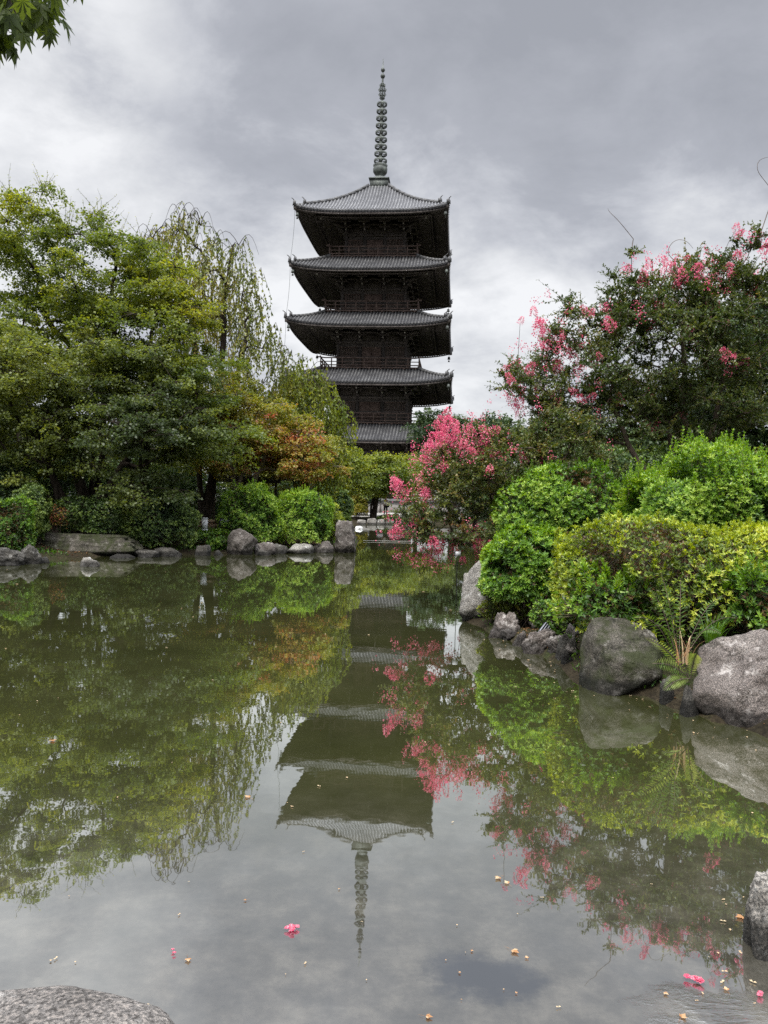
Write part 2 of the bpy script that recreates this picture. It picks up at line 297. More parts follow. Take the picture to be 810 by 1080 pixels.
# ------------------------------------------------------------------ water
def water_mat():
    mt, nt, N, L = newmat('pond_water')
    ge = node(nt, 'ShaderNodeNewGeometry'); pos = ge.outputs['Position']
    # silty bed seen through the water: brown-grey silt with darker weed, greener and deeper away from the near bank
    nb = node(nt, 'ShaderNodeTexNoise', Scale=1.1, Detail=7, Roughness=.62); L.new(pos, nb.inputs['Vector'])
    deep = ramp(nt, [(.3, (.038, .041, .0145)), (.6, (.058, .061, .023)), (.8, (.073, .075, .030))]); L.new(nb.outputs['Fac'], deep.inputs[0])
    nf = node(nt, 'ShaderNodeTexNoise', Scale=5.5, Detail=8, Roughness=.72); L.new(pos, nf.inputs['Vector'])
    silt = ramp(nt, [(.32, (.035, .033, .025)), (.5, (.07, .064, .05)), (.68, (.13, .118, .092))]); L.new(nf.outputs['Fac'], silt.inputs[0])
    sx = node(nt, 'ShaderNodeSeparateXYZ'); L.new(pos, sx.inputs[0])
    mr = node(nt, 'ShaderNodeMapRange', interpolation_type='SMOOTHSTEP'); mr.inputs['From Min'].default_value = 2.2; mr.inputs['From Max'].default_value = 4.6; mr.inputs['To Min'].default_value = 1; mr.inputs['To Max'].default_value = 0; L.new(sx.outputs['Y'], mr.inputs['Value'])
    mx = node(nt, 'ShaderNodeMix', data_type='RGBA'); L.new(mr.outputs[0], mx.inputs[0]); L.new(deep.outputs[0], mx.inputs[6]); L.new(silt.outputs[0], mx.inputs[7])
    # dark weed patch on the bed
    def patch(px, py, rx, ry, wob):
        c = W0(px, py); v = node(nt, 'ShaderNodeVectorMath', operation='SUBTRACT'); L.new(pos, v.inputs[0]); v.inputs[1].default_value = (c[0], c[1], 0)
        v2 = node(nt, 'ShaderNodeVectorMath', operation='DIVIDE'); L.new(v.outputs[0], v2.inputs[0]); v2.inputs[1].default_value = (rx, ry, 1)
        ln = node(nt, 'ShaderNodeVectorMath', operation='LENGTH'); L.new(v2.outputs[0], ln.inputs[0])
        n_ = node(nt, 'ShaderNodeMath', operation='MULTIPLY_ADD'); L.new(nf.outputs['Fac'], n_.inputs[0]); n_.inputs[1].default_value = wob; L.new(ln.outputs['Value'], n_.inputs[2])
        r_ = node(nt, 'ShaderNodeMapRange', interpolation_type='SMOOTHSTEP'); r_.inputs['From Min'].default_value = .45 + wob / 2; r_.inputs['From Max'].default_value = 1.15 + wob / 2; r_.inputs['To Min'].default_value = 1; r_.inputs['To Max'].default_value = 0; L.new(n_.outputs[0], r_.inputs['Value'])
        return r_.outputs[0]
    wp = patch(510, 1030, .21, .14, 1.9)
    m2 = node(nt, 'ShaderNodeMix', data_type='RGBA'); L.new(wp, m2.inputs[0]); L.new(mx.outputs[2], m2.inputs[6]); m2.inputs[7].default_value = (.012, .013, .014, 1)
    df = node(nt, 'ShaderNodeBsdfDiffuse'); L.new(m2.outputs[2], df.inputs[0])
    gl = node(nt, 'ShaderNodeBsdfGlossy', Roughness=.012); gl.inputs[0].default_value = (.93, .95, .95, 1)
    # surface: faint wind ruffle plus a rippled inlet near the right bank
    w1 = node(nt, 'ShaderNodeTexNoise', Scale=3.0, Detail=3, Roughness=.5); L.new(pos, w1.inputs['Vector'])
    b1 = node(nt, 'ShaderNodeBump', Strength=1, Distance=.0007); L.new(w1.outputs['Fac'], b1.inputs['Height'])
    rp = patch(770, 1072, .26, .12, 2.6)
    mp = node(nt, 'ShaderNodeMapping'); mp.inputs['Rotation'].default_value = (0, 0, .45); mp.inputs['Scale'].default_value = (14, 46, 1); L.new(pos, mp.inputs[0])
    w2 = node(nt, 'ShaderNodeTexNoise', Scale=1, Detail=3, Roughness=.6, Distortion=.6); L.new(mp.outputs[0], w2.inputs['Vector'])
    hm = node(nt, 'ShaderNodeMath', operation='MULTIPLY'); L.new(w2.outputs['Fac'], hm.inputs[0]); L.new(rp, hm.inputs[1])
    b2 = node(nt, 'ShaderNodeBump', Strength=1, Distance=.0014); L.new(hm.outputs[0], b2.inputs['Height']); L.new(b1.outputs[0], b2.inputs['Normal'])
    L.new(b2.outputs[0], gl.inputs['Normal'])
    lw = node(nt, 'ShaderNodeLayerWeight', Blend=.5); L.new(b2.outputs[0], lw.inputs['Normal'])
    pw = node(nt, 'ShaderNodeMath', operation='POWER'); L.new(lw.outputs['Facing'], pw.inputs[0]); pw.inputs[1].default_value = 2.4
    fr = node(nt, 'ShaderNodeMath', operation='MULTIPLY_ADD'); L.new(pw.outputs[0], fr.inputs[0]); fr.inputs[1].default_value = .60; fr.inputs[2].default_value = .36
    ms = node(nt, 'ShaderNodeMixShader'); L.new(fr.outputs[0], ms.inputs[0]); L.new(df.outputs[0], ms.inputs[1]); L.new(gl.outputs[0], ms.inputs[2])
    out = node(nt, 'ShaderNodeOutputMaterial'); L.new(ms.outputs[0], out.inputs[0])
    return mt
WATER_IOR = 3.0
M['water'] = water_mat()
mb = MB(); x0, x1, y0, y1 = POND[:, 0].min() - .5, POND[:, 0].max() + .5, POND[:, 1].min() - .05, POND[:, 1].max() + .5
mb.add([(x0, y0, 0), (x1, y0, 0), (x1, y1, 0), (x0, y1, 0)], [[0, 1, 2, 3]]); structure(mb.build('water', M['water']))
# ------------------------------------------------------------------ pagoda
PD = 95.0
pc = P(391.5, 531, PD); ROT = math.radians(-5.4)
pagoda = empty('pagoda', (pc[0], PD, 0.5), ROT)
tag(pagoda, 'tall dark five-storey wooden pagoda with grey tiled roofs and a ringed bronze spire', 'pagoda')
ZB = 0.5
def rot4(mb, k, v, f, t=None):
    a = k * PI / 2; ca, sa = math.cos(a), math.sin(a); v = np.asarray(v, float)
    mb.add(np.stack([v[:, 0] * ca - v[:, 1] * sa, v[:, 0] * sa + v[:, 1] * ca, v[:, 2]], 1), f, t)
def four(src, dst):
    V = np.concatenate(src.v); off = 0
    for k in range(4):
        a = k * PI / 2; ca, sa = math.cos(a), math.sin(a)
        base = dst.n; dst.v.append(np.stack([V[:, 0] * ca - V[:, 1] * sa, V[:, 0] * sa + V[:, 1] * ca, V[:, 2]], 1)); dst.n += len(V)
        for f, t in zip(src.f, src.t): dst.f.append(f + base); dst.t.append(t)
    return dst
def bx4(dst, c, s):
    m_ = MB(); m_.box(c, s); four(m_, dst)
ST = [dict(ze=34.1, W=8.62, b=3.6, zf=30.4, bal=5.25, w0=1.25, H=5.65, cv=.26),
      dict(ze=27.6, W=8.92, b=3.85, zf=23.95, bal=5.55, w0=5.05, H=2.45, cv=.1),
      dict(ze=21.3, W=9.18, b=4.15, zf=17.3, bal=5.85, w0=5.35, H=2.2, cv=.1),
      dict(ze=14.8, W=9.5, b=4.45, zf=10.9, bal=6.15, w0=5.65, H=2.05, cv=.1),
      dict(ze=8.35, W=9.8, b=4.75, zf=1.4, bal=0, w0=5.95, H=2.1, cv=.1)]
for q in ST: q['ze'] -= ZB; q['zf'] -= ZB
for si, q in enumerate(ST):
    W_, w0, H, cv, ze, b, zf = q['W'], q['w0'], q['H'], q['cv'], q['ze'], q['b'], q['zf']
    LIFT = .62; ztile = ze + .25
    def prof(t): return ztile + H * ((1 - cv) * t + cv * t * t * t ** .5)
    def surf(x, t):
        w_ = W_ + (w0 - W_) * t; u = np.clip(np.abs(x) / w_, 0, 1)
        return np.stack([x, -w_ - .15 * u ** 5 * (1 - t), prof(t) + LIFT * u ** 4 * (1 - t) ** 2], -1)
    # tile bed
    one = MB(); u = np.linspace(-1, 1, 33)[None]; t = np.linspace(0, 1, 10)[:, None]
    X = u * (W_ + (w0 - W_) * t); one.add(surf(X, t + 0 * u).reshape(-1, 3), gridf(10, 33))
    e = surf((u * W_)[0], np.zeros(33)); e2 = e - [0, -.05, .22]; one.add(np.concatenate([e, e2]), gridf(2, 33))
    roof = four(one, MB()).build('roof', M['tile_bed'], pagoda)
    # round tile rows
    one = MB(); sp = .36; n = int(W_ / sp); ang = np.linspace(0, PI, 5)
    for i in range(-n, n + 1):
        x = i * sp; te = min(1.0, (W_ - abs(x)) / (W_ - w0)); te = max(te, .02)
        K = 9; tt = np.linspace(0, te, K); p = surf(np.full(K, x), tt); p[0, 1] -= .08
        v = p[:, None] + .10 * np.stack([np.cos(ang), 0 * ang, np.sin(ang) * 1.15], -1)[None]
        one.add(v.reshape(-1, 3), gridf(K, 5), .5)
        c0 = p[0]; a8 = np.linspace(0, 2 * PI, 9)[:-1]; dv = c0 + np.stack([.11 * np.cos(a8), 0 * a8 - .03, .11 * np.sin(a8) + .02], -1)
        one.add(np.concatenate([[c0 + [0, -.03, .02]], dv]), [[0, 1 + (j + 1) % 8, 1 + j] for j in range(8)])
    four(one, MB()).build('tile_rows', M['tile'], roof, smooth=False)
    # hip ridges with upturned ends
    for k in range(4):
        rg = MB()
        for (ta, tb, wd, hh) in ((0.0, .16, .20, .16), (.13, 1.0, .26, .34)):
            tt = np.linspace(ta, tb, 10); w_ = W_ + (w0 - W_) * tt
            p = np.stack([-w_, -w_, prof(tt) + LIFT * (1 - tt) ** 2 + hh * .5], -1)
            for j in range(9): rg.bar(p[j], p[j + 1] + (p[j + 1] - p[j]) * .03, wd, hh)
            d = unit((p[0] - p[1]) * [1, 1, 0]); c0 = p[0] + d * .08
            rg.add(np.array([c0 + [-.22, .22, -.1], c0 + [.22, -.22, -.1], c0 + [.22, -.22, .3], c0 + [0, 0, .52], c0 + [-.22, .22, .3], c0 + d * .12 + [-.15, .15, -.1], c0 + d * .12 + [.15, -.15, -.1], c0 + d * .12 + [0, 0, .42]]),
                   np.array([[0, 1, 6, 5], [0, 5, 7, 4], [1, 2, 7, 6]])); rg.f.append(np.array([[0, 4, 3], [0, 3, 1], [1, 3, 2], [5, 6, 7], [4, 7, 3], [2, 3, 7]]) + rg.n - 8); rg.t.append(np.full(6, .5))
            rg.tube([c0 + [0, 0, .3], c0 + d * .1 + [0, 0, .5], c0 + d * .38 + [0, 0, .62]], [.07, .055, .04], 5)
        a = k * PI / 2; o = rg.build('hip_ridge', M['tile'], roof); o.rotation_euler = (0, 0, a)
    # eaves underside: boards and two tiers of parallel rafters
    def ez(x, y):   # height of the soffit at plan position, y>0 distance from the centre
        t_ = np.clip((W_ - y) / (W_ - b), 0, 1); u_ = np.clip(np.abs(x) / np.maximum(y, .1), 0, 1)
        return ze - .02 + .24 * (W_ - y) + LIFT * u_ ** 4 * (1 - t_) ** 2
    one = MB(); yy = np.linspace(W_ - .05, b - .1, 8)[:, None]; X = u * yy; one.add(np.stack([X, -yy + 0 * X, ez(X, yy) + .08], -1).reshape(-1, 3), gridf(8, 33))
    for (yo, dz, hh) in ((W_ - .12, .0, .2), (W_ - 1.9, -.17, .22)):
        xs_ = np.linspace(-1, 1, 21) * yo; p = np.stack([xs_, np.full(21, -yo), ez(xs_, yo) + dz - .12], -1)
        for j in range(20): one.bar(p[j], p[j + 1], .16, hh * .7)
    soffit = four(one, MB()).build('eave_soffit', M['wood'], pagoda)
    one = MB(); tips = MB(); spr = .32; n = int((W_ - .2) / spr)
    for i in range(-n, n + 1):
        x = i * spr
        for (yo, yi, dz, s_) in ((W_ - .2, W_ - 2.1, -.02, .13), (W_ - 2.0, b, -.2, .15)):
            yi2 = max(yi, abs(x)); yo2 = yo
            if yi2 > yo2 - .15: continue
            z1, z0 = float(ez(x, yi2)) + dz, float(ez(x, yo2)) + dz
            one.bar((x, -yi2, z1), (x, -yo2, z0), s_, s_ * 1.2); tips.box((x, -yo2 - .012, z0), (s_ * .8, .02, s_ * .95))
    build2(four(one, MB()), M['wood'], four(tips, MB()), M['chalk'], 'rafters', soffit)
    # hip rafters under the corners, bells below them
    for k in range(4):
        a = k * PI / 2; hr = MB(); zz = float(ez(W_, W_)); hr.bar((-W_ - .05, -W_ - .05, zz - .05), (-b, -b, float(ez(b, b)) - .25), .3, .36)
        o = hr.build('hip_rafter', M['wood'], soffit); o.rotation_euler = (0, 0, a)
        bl = MB(); bl.lathe([(.02, .0), (.03, -.35), (.14, -.38), (.17, -.55), (.2, -.72), (.0, -.7)], (-W_ + .25, -W_ + .25, zz - .15), 10); bl.tube([(-W_ + .25, -W_ + .25, zz - .8), (-W_ + .25, -W_ + .25, zz - 1.05)], .03, 4); bl.box((-W_ + .25, -W_ + .25, zz - 1.12), (.22, .02, .2))
        o = bl.build('wind_bell', M['copper'], pagoda); o.rotation_euler = (0, 0, a)
    # body: core, columns, beams, doors, windows
    zt = float(ez(b, b)) - .1; zb_ = zf; hw = zt - zb_; cols = [-b + .18, -b / 3, b / 3, b - .18]
    zw = zt - 1.75      # top of the wall, foot of the bracket zone
    bd = MB(); bd.box((0, 0, (zb_ + zt) / 2 - .2), (2 * b - .3, 2 * b - .3, hw + .4))
    wall = bd.build('wall', M['wood_panel'], pagoda)
    cm = MB(); one = MB()
    for x in cols[:-1]: one.tube([(x, -b + .12, zb_ - .1), (x, -b + .12, zw)], .2, 8)
    for z_, h_ in ((zb_ + .15, .3), (zb_ + (zw - zb_) * .42, .22), (zw - .15, .3), (zw - .6, .18)): one.box((0, -b + .06, z_), (2 * b + .2, .2, h_))
    four(one, MB()).build('posts_and_beams', M['wood'], wall)
    if si < 5:
        for k in range(4):
            a = k * PI / 2
            dr = MB(); dw = 2 * b / 3 - .45; dz0, dz1 = zb_ + .3, zw - .7
            for sx_ in (-1, 1):
                dr.box((sx_ * dw / 4, -b + .1, (dz0 + dz1) / 2), (dw / 2 - .04, .1, dz1 - dz0))
                for zz_ in np.linspace(dz0 + .1, dz1 - .1, 4): dr.box((sx_ * dw / 4, -b + .04, zz_), (dw / 2 - .06, .04, .08))
            o = dr.build('door', M['wood_rail'], wall); o.rotation_euler = (0, 0, a)
            for sx_ in (-1, 1):
                wn = MB(); cxw = sx_ * 2 * b / 3; zz0, zz1 = zb_ + (zw - zb_) * .42 + .12, zw - .7; ww = 2 * b / 3 - .55
                for z_ in (zz0 + .03, zz1 - .03): wn.box((cxw, -b + .08, z_), (ww, .1, .08))
                for xx in np.linspace(cxw - ww / 2 + .05, cxw + ww / 2 - .05, 11): wn.box((xx, -b + .08, (zz0 + zz1) / 2), (.06, .07, zz1 - zz0 - .1))
                o = wn.build('lattice_window', M['wood_rail'], wall); o.rotation_euler = (0, 0, a)
    # bracket clusters: three stepped tiers per column, all round
    br = MB(); brt = MB(); one = MB(); onet = MB()
    for ci, x in enumerate(cols):
        one.box((x, -b + .1, zw + .12), (.5, .5, .26))
        for k3 in range(3):
            out = .62 * (k3 + 1); z_ = zw + .35 + .45 * k3
            one.bar((x, -b + .3, z_), (x, -b - out, z_), .2, .24); onet.box((x, -b - out - .015, z_), (.17, .02, .19))
            one.box((x, -b - out + .12, z_ + .21), (.34, .34, .16))
            Lh = .62 if k3 < 2 else .8
            one.bar((x - Lh, -b - out + .12, z_ + .32), (x + Lh, -b - out + .12, z_ + .32), .18, .2)
            for dx in (-Lh + .12, 0, Lh - .12): one.box((x + dx, -b - out + .12, z_ + .47), (.26, .26, .12))
            for sgn in (-1, 1): onet.box((x + sgn * (Lh + .012), -b - out + .12, z_ + .32), (.02, .15, .16))
        one.bar((x, -b + .2, zw + 1.75), (x, -b - 2.6, zw + 1.02), .2, .24); onet.box((x, -b - 2.62, zw + 1.01), (.17, .03, .2))
    for k3 in range(3):
        out = .62 * (k3 + 1) - .12; z_ = zw + .92 + .42 * k3; one.box((0, -b - out, z_), (2 * (b + out), .16, .18))
    for sx_ in (-1,):
        for k3 in range(3):
            o_ = .62 * (k3 + 1); z_ = zw + .36 + .45 * k3; one.bar((-b + .2, -b + .2, z_), (-b - o_, -b - o_, z_), .24, .25)
        one.bar((-b, -b, zw + 1.75), (-b - 2.5, -b - 2.5, zw + 1.0), .24, .28); onet.box((-b - 2.5, -b - 2.5, zw + .98), (.2, .2, .24), PI / 4)
    build2(four(one, MB()), M['wood'], four(onet, MB()), M['chalk'], 'bracket_tiers', pagoda)
    # balcony
    if q['bal']:
        B = q['bal']; bb = MB(); bb.box((0, 0, zf - .07), (2 * B, 2 * B, .14)); bb.box((0, 0, zf - .32), (2 * B - .5, 2 * B - .5, .34)); bb.box((0, 0, zf - .75), (2 * B - .9, 2 * B - .9, .6))
        one = MB()
        for x in np.linspace(-B + .5, B - .5, 9): one.box((x, -B + .12, zf - .22), (.16, .5, .15))
        four(one, bb); bo = bb.build('balcony', M['wood_rail'], pagoda)
        one = MB(); R_ = B - .12
        for z_, ex, th in ((.22, .05, .11), (.62, .12, .09), (1.05, .42, .12)):
            x_ = np.linspace(-R_ - ex, R_ + ex, 15); zz = zf + z_ + (.12 * np.clip((np.abs(x_) - R_) / .42, 0, 1) ** 1.5 if z_ > 1 else 0 * x_)
            for j in range(14): one.bar((x_[j], -R_, zz[j]), (x_[j + 1], -R_, zz[j + 1]), th, th)
        for x in np.linspace(-R_, R_, 10)[:-1]: one.box((x, -R_, zf + .52), (.12, .12, 1.04))
        four(one, MB()).build('railing', M['wood_rail'], bo)
# base platform and steps
pb = MB(); pb.box((0, 0, .3), (15.5, 15.5, .6)); pb.box((0, 0, .72), (14.8, 14.8, .24)); pb.box((0, 0, .06), (17, 17, .3))
for k in range(4): pb.box((0, -8.0 - .35 * k, .42 - .1 * k), (3.4, .36, .8 - .2 * k))
pb.build('platform', M['stone_base'], pagoda)
# ------------------------------------------------------------------ spire
spire = MB(); zr = 40.05 - ZB
spire.box((0, 0, zr + .45), (2.2, 2.2, 1.1)); spire.box((0, 0, zr + 1.02), (2.5, 2.5, .14)); spire.box((0, 0, zr - .15), (2.55, 2.55, .22))
sp_o = spire.build('spire', M['copper'], pagoda)
bw = MB(); bw.lathe([(1.0, 0), (.98, .15), (.85, .35), (.5, .5), (.42, .6), (.7, .85), (.86, 1.1), (.9, 1.5), (.8, 1.62), (.84, 1.75), (.9, 1.95), (.5, 2.0), (.0, 2.0)], (0, 0, zr + 1.08), 20); bw.build('bowl', M['copper'], sp_o, smooth=True)
ps = MB(); ps.tube([(0, 0, zr + 2), (0, 0, 53.6 - ZB), (0, 0, 55.0 - ZB)], [.16, .11, .03], 10); ps.build('shaft', M['copper'], sp_o)
for i in range(9):
    z_ = 43.62 - ZB + i * .866; r = .80 - .022 * i; rg = MB()
    rg.lathe([(r, -.13), (r + .02, 0), (r, .13), (r - .07, .13), (r - .07, -.13), (r, -.13)], (0, 0, z_), 24)
    rg.lathe([(.12, -.43), (.14, -.2), (.22, -.1), (.22, .1), (.14, .2), (.12, .43), (.1, .43)], (0, 0, z_), 12)
    for k in range(6): a = k * PI / 3 + .26; rg.bar((.25 * math.cos(a), .25 * math.sin(a), z_), ((r - .05) * math.cos(a), (r - .05) * math.sin(a), z_), .06, .10)
    rg.build('ring', M['copper'], sp_o)
fl = MB()
for k in range(4):
    a = k * PI / 4
    d = np.array([math.cos(a), math.sin(a), 0]); pn = np.array([-d[1], d[0], 0]) * .025
    outl = [(0, 0), (.32, .12), (.2, .35), (.46, .55), (.28, .85), (.5, 1.15), (.26, 1.4), (.36, 1.75), (.1, 2.0), (0, 2.3)]
    for sgn in (-1, 1):
        for j in range(len(outl) - 1):
            a0, a1 = outl[j], outl[j + 1]; p0 = d * a0[0] * sgn + [0, 0, 51.15 - ZB + a0[1]]; p1 = d * a1[0] * sgn + [0, 0, 51.15 - ZB + a1[1]]; fl.bar(p0, p1, .06, .07, up=pn)
            if j % 2 == 0: fl.bar(p1, [0, 0, p1[2] - .15], .05, .05)
fl.build('water_flame', M['copper'], sp_o)
jw = MB()
for z_, r in ((54.0, .3), (54.75, .27)): jw.lathe([(.0, -r), (r * .7, -r * .7), (r, 0), (r * .7, r * .7), (.08, r * 1.1), (0, r * 1.7)], (0, 0, z_ - ZB), 12)
jw.tube([(0, 0, 55 - ZB), (0, 0, 56.1 - ZB)], [.08, .035], 5); jw.build('jewels', M['copper'], sp_o, smooth=True)
wr = MB()
for k, (A, Bq) in enumerate(((0, 1), (1, 2), (2, 3))):
    for sx_, sy_ in ((-1, -1),):
        a_, b_ = ST[A], ST[Bq]
        p0 = np.array([sx_ * a_['W'], sy_ * a_['W'], a_['ze'] + 1.0]); p1 = np.array([sx_ * b_['W'], sy_ * b_['W'], b_['ze'] + 1.1]); tq = np.linspace(0, 1, 8)[:, None]
        wr.tube(p0 + (p1 - p0) * tq - [0, 0, .0] + np.sin(tq * PI) * [.12, 0, 0], .018, 4)
wr.build('lightning_wire', M['copper'], pagoda)
# ------------------------------------------------------------------ foliage tools
def G(a, b): return (a, b)
LM = {
 'maple': leaf_mat('maple_leaves', [(0, (.055, .090, .022)), (.3, (.12, .17, .030)), (.6, (.22, .265, .042)), (.85, (.33, .345, .05)), (1, (.44, .40, .07))], trans=.5),
 'maple_dark': leaf_mat('maple_leaves_dark', [(0, (.055, .085, .026)), (.35, (.13, .17, .038)), (.7, (.24, .28, .05)), (1, (.42, .42, .08))], trans=.5),
 'maple_orange': leaf_mat('turning_maple_leaves', [(0, (.10, .14, .024)), (.35, (.22, .25, .036)), (.6, (.34, .32, .05)), (.75, (.42, .29, .08)), (.88, (.44, .20, .09)), (1, (.46, .15, .09))], trans=.45),
 'weeping': leaf_mat('weeping_cherry_leaves', [(0, (.08, .12, .035)), (.4, (.18, .22, .05)), (.7, (.32, .33, .07)), (1, (.40, .32, .11))], trans=.5),
 'yellowgreen': leaf_mat('yellow_green_leaves', [(0, (.09, .14, .022)), (.4, (.22, .27, .035)), (.7, (.38, .38, .05)), (1, (.48, .42, .09))], trans=.45),
 'evergreen': leaf_mat('evergreen_leaves', [(0, (.014, .036, .014)), (.4, (.04, .075, .024)), (.8, (.085, .13, .035)), (1, (.14, .19, .05))], trans=.2, gloss=.04),
 'azalea': leaf_mat('azalea_leaves', [(0, (.15, .09, .035)), (.025, (.11, .07, .03)), (.05, (.016, .048, .008)), (.3, (.055, .13, .016)), (.55, (.13, .27, .026)), (.75, (.25, .42, .045)), (1, (.42, .56, .10))], trans=.38, gloss=.04),
 'azalea_yellow': leaf_mat('yellow_green_azalea_leaves', [(0, (.17, .10, .04)), (.03, (.12, .08, .03)), (.06, (.028, .055, .010)), (.3, (.10, .16, .018)), (.55, (.28, .37, .028)), (.75, (.46, .53, .05)), (1, (.58, .60, .10))], trans=.35, gloss=.045),
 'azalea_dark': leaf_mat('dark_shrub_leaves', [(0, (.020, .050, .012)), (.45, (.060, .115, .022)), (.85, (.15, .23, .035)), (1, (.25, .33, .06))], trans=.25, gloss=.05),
 'myrtle': leaf_mat('myrtle_leaves', [(0, (.030, .058, .014)), (.4, (.085, .125, .026)), (.65, (.17, .19, .04)), (.82, (.27, .21, .06)), (1, (.33, .15, .08))], trans=.38, gloss=.05),
 'blossom': leaf_mat('pink_blossom', [(0, (.58, .07, .13)), (.5, (.76, .17, .25)), (1, (.88, .40, .46))], trans=.4, gloss=.02),
 'fern': leaf_mat('fern_leaf', [(0, (.05, .11, .02)), (.6, (.16, .25, .04)), (1, (.46, .50, .16))], trans=.4),
 'grass': leaf_mat('grass_blade', [(0, (.03, .09, .01)), (.6, (.10, .21, .02)), (1, (.27, .35, .06))], trans=.4),
 'dry': leaf_mat('dry_leaf', [(0, (.16, .09, .04)), (.5, (.42, .22, .10)), (1, (.60, .48, .30))], trans=.2, gloss=.02),
}
class FB(MB):
    """buffer of leaves"""
    def leaves(s, pos, d, nrm, Ln, Wd, tint, fold=.18, shape=.45):
        d = unit(d); side = unit(np.cross(d, nrm)); n = np.cross(side, d)
        Ln = np.broadcast_to(Ln, (len(pos),))[:, None]; Wd = np.broadcast_to(Wd, (len(pos),))[:, None]
        mid = pos + d * Ln * shape
        v = np.stack([pos, mid + side * Wd * .5 + n * Wd * fold, pos + d * Ln, mid - side * Wd * .5 + n * Wd * fold], 1).reshape(-1, 3)
        f = np.arange(len(pos) * 4).reshape(-1, 4)
        return s.add(v, f, np.clip(tint, 0, 1))
    def whorls(s, pos, axis, Ln, Wd, tint, k=6, spread=1.0, jit=.25):
        """rosettes of k leaves at each shoot tip"""
        n = len(pos); Ln = np.broadcast_to(Ln, (n,)); axis = unit(axis); r = rng.normal(size=(n, 3)); e1 = unit(np.cross(axis, r)); e2 = np.cross(axis, e1)
        for j in range(k):
            a = 2 * PI * j / k + rng.normal(0, .3, n); sp = spread * rng.uniform(.6, 1.15, n)
            rad = e1 * np.cos(a)[:, None] + e2 * np.sin(a)[:, None]
            d = rad * np.sin(sp)[:, None] + axis * np.cos(sp)[:, None]
            nr = axis * np.sin(sp)[:, None] - rad * np.cos(sp)[:, None]
            s.leaves(pos + rng.normal(0, 1, (n, 3)) * Ln[:, None] * .06, d, nr, Ln * rng.uniform(.7, 1.2, n), Wd * rng.uniform(.8, 1.2, n), tint + rng.normal(0, .09, n))
        return s

def skeleton(paths, targets, reach=.45, sag=.12, bias=.35, jit=.05, start_frac=.35):
    """grow limbs from the trunk paths out to the targets; returns node positions and parents"""
    nodes = []; par = []
    for p in paths:
        base = None
        for i, q in enumerate(p):
            if i == 0 and nodes:
                dd = np.linalg.norm(np.array(nodes) - q, axis=1); base = int(dd.argmin()); 
                if dd[base] < .02: last = base; continue
                par.append(base if dd[base] < .6 else -1)
            elif i == 0: par.append(-1)
            else: par.append(last)
            nodes.append(np.array(q, float)); last = len(nodes) - 1
    total = len(nodes); zmin = np.array(nodes)[:, 2].min(); zmax = np.array(nodes)[:, 2].max()
    ok0 = zmin + (zmax - zmin) * start_frac
    top = np.array([n for n in nodes])
    order = np.argsort([np.linalg.norm(top - t_, axis=1).min() for t_ in targets]); ends = {}
    for oi in order:
        t_ = targets[oi]; A = np.array(nodes); dist = np.linalg.norm(A - t_, axis=1)
        cost = dist + bias * np.maximum(0, A[:, 2] - t_[2]) * 2 + np.where(A[:, 2] < ok0, 6, 0) - bias * .4 * np.clip(t_[2] - A[:, 2], 0, 1.5)
        b = int(cost.argmin()); D = dist[b]; k = max(2, int(D / reach)); p0 = A[b]
        bend = rng.normal(0, jit, 3) * D; last = b
        for j in range(1, k + 1):
            f = j / k; q = p0 + (t_ - p0) * f + np.array([0, 0, 1]) * math.sin(f * PI) * sag * D + bend * math.sin(f * PI) + rng.normal(0, .015, 3) * (f < 1)
            nodes.append(q); par.append(last); last = len(nodes) - 1
        ends[oi] = last
    return np.array(nodes), np.array(par), ends
def limb_mesh(nodes, par, r0, rtip, n_trunk, sides=7, power=2.3):
    n = len(nodes); load = np.zeros(n); kids = [[] for _ in range(n)]
    for i in range(n):
        if par[i] >= 0: kids[par[i]].append(i)
    for i in range(n - 1, -1, -1):
        if not kids[i]: load[i] = 1
        if par[i] >= 0: load[par[i]] += load[i]
    # parents always precede children
    R = rtip * load ** (1 / power); R *= 1; root = int(load.argmax()); sc_ = r0 / R[root]
    R = rtip + (R - rtip) * (r0 - rtip) / max(1e-6, R[root] - rtip)
    tr, br = MB(), MB(); done = set()
    starts = [i for i in range(n) if par[i] < 0]
    stack = [(i, None) for i in starts]
    while stack:
        i, p = stack.pop(); ch = []
        if p is not None: ch.append(p)
        j = i
        while True:
            ch.append(j)
            if not kids[j]: break
            ks = sorted(kids[j], key=lambda q: -load[q])
            for q in ks[1:]: stack.append((q, j))
            j = ks[0]
        if len(ch) < 2: continue
        pts = nodes[ch]; rr = R[ch].copy()
        if p is not None: rr[0] = min(rr[0], rr[1] * 1.15)
        tb = tr if all(c < n_trunk for c in ch[:3]) else br
        if ch[0] in starts:
            k = sum(1 for c in ch if c < n_trunk); rr[0] *= 1.45
            if len(rr) > 1: rr[1] *= 1.08
            tr.tube(pts[:k + 1], rr[:k + 1], 9)
            if len(pts) - k > 1: br.tube(pts[k:], rr[k:], sides)
        else: tb.tube(pts, rr, sides if rr[0] > .03 else 4, cap=False)
    return tr, br
def sample_env(ells, n, minsep, seed):
    """ellipsoids given as centre (world), radii; returns clump centres spread through them"""
    r = np.random.default_rng(seed); out = []; vol = np.array([e[1][0] * e[1][1] * e[1][2] for e in ells]) ** .8; pr = vol / vol.sum(); tries = 0
    while len(out) < n and tries < n * 60:
        tries += 1; e = ells[r.choice(len(ells), p=pr)]; v = r.normal(size=3); v /= np.linalg.norm(v); v *= r.uniform(.25, 1) ** .45
        p = e[0] + v * e[1]
        if out and min(np.linalg.norm((np.array(out) - p) * [1, 1, 1.5], axis=1)) < minsep: continue
        out.append(p)
    return np.array(out)
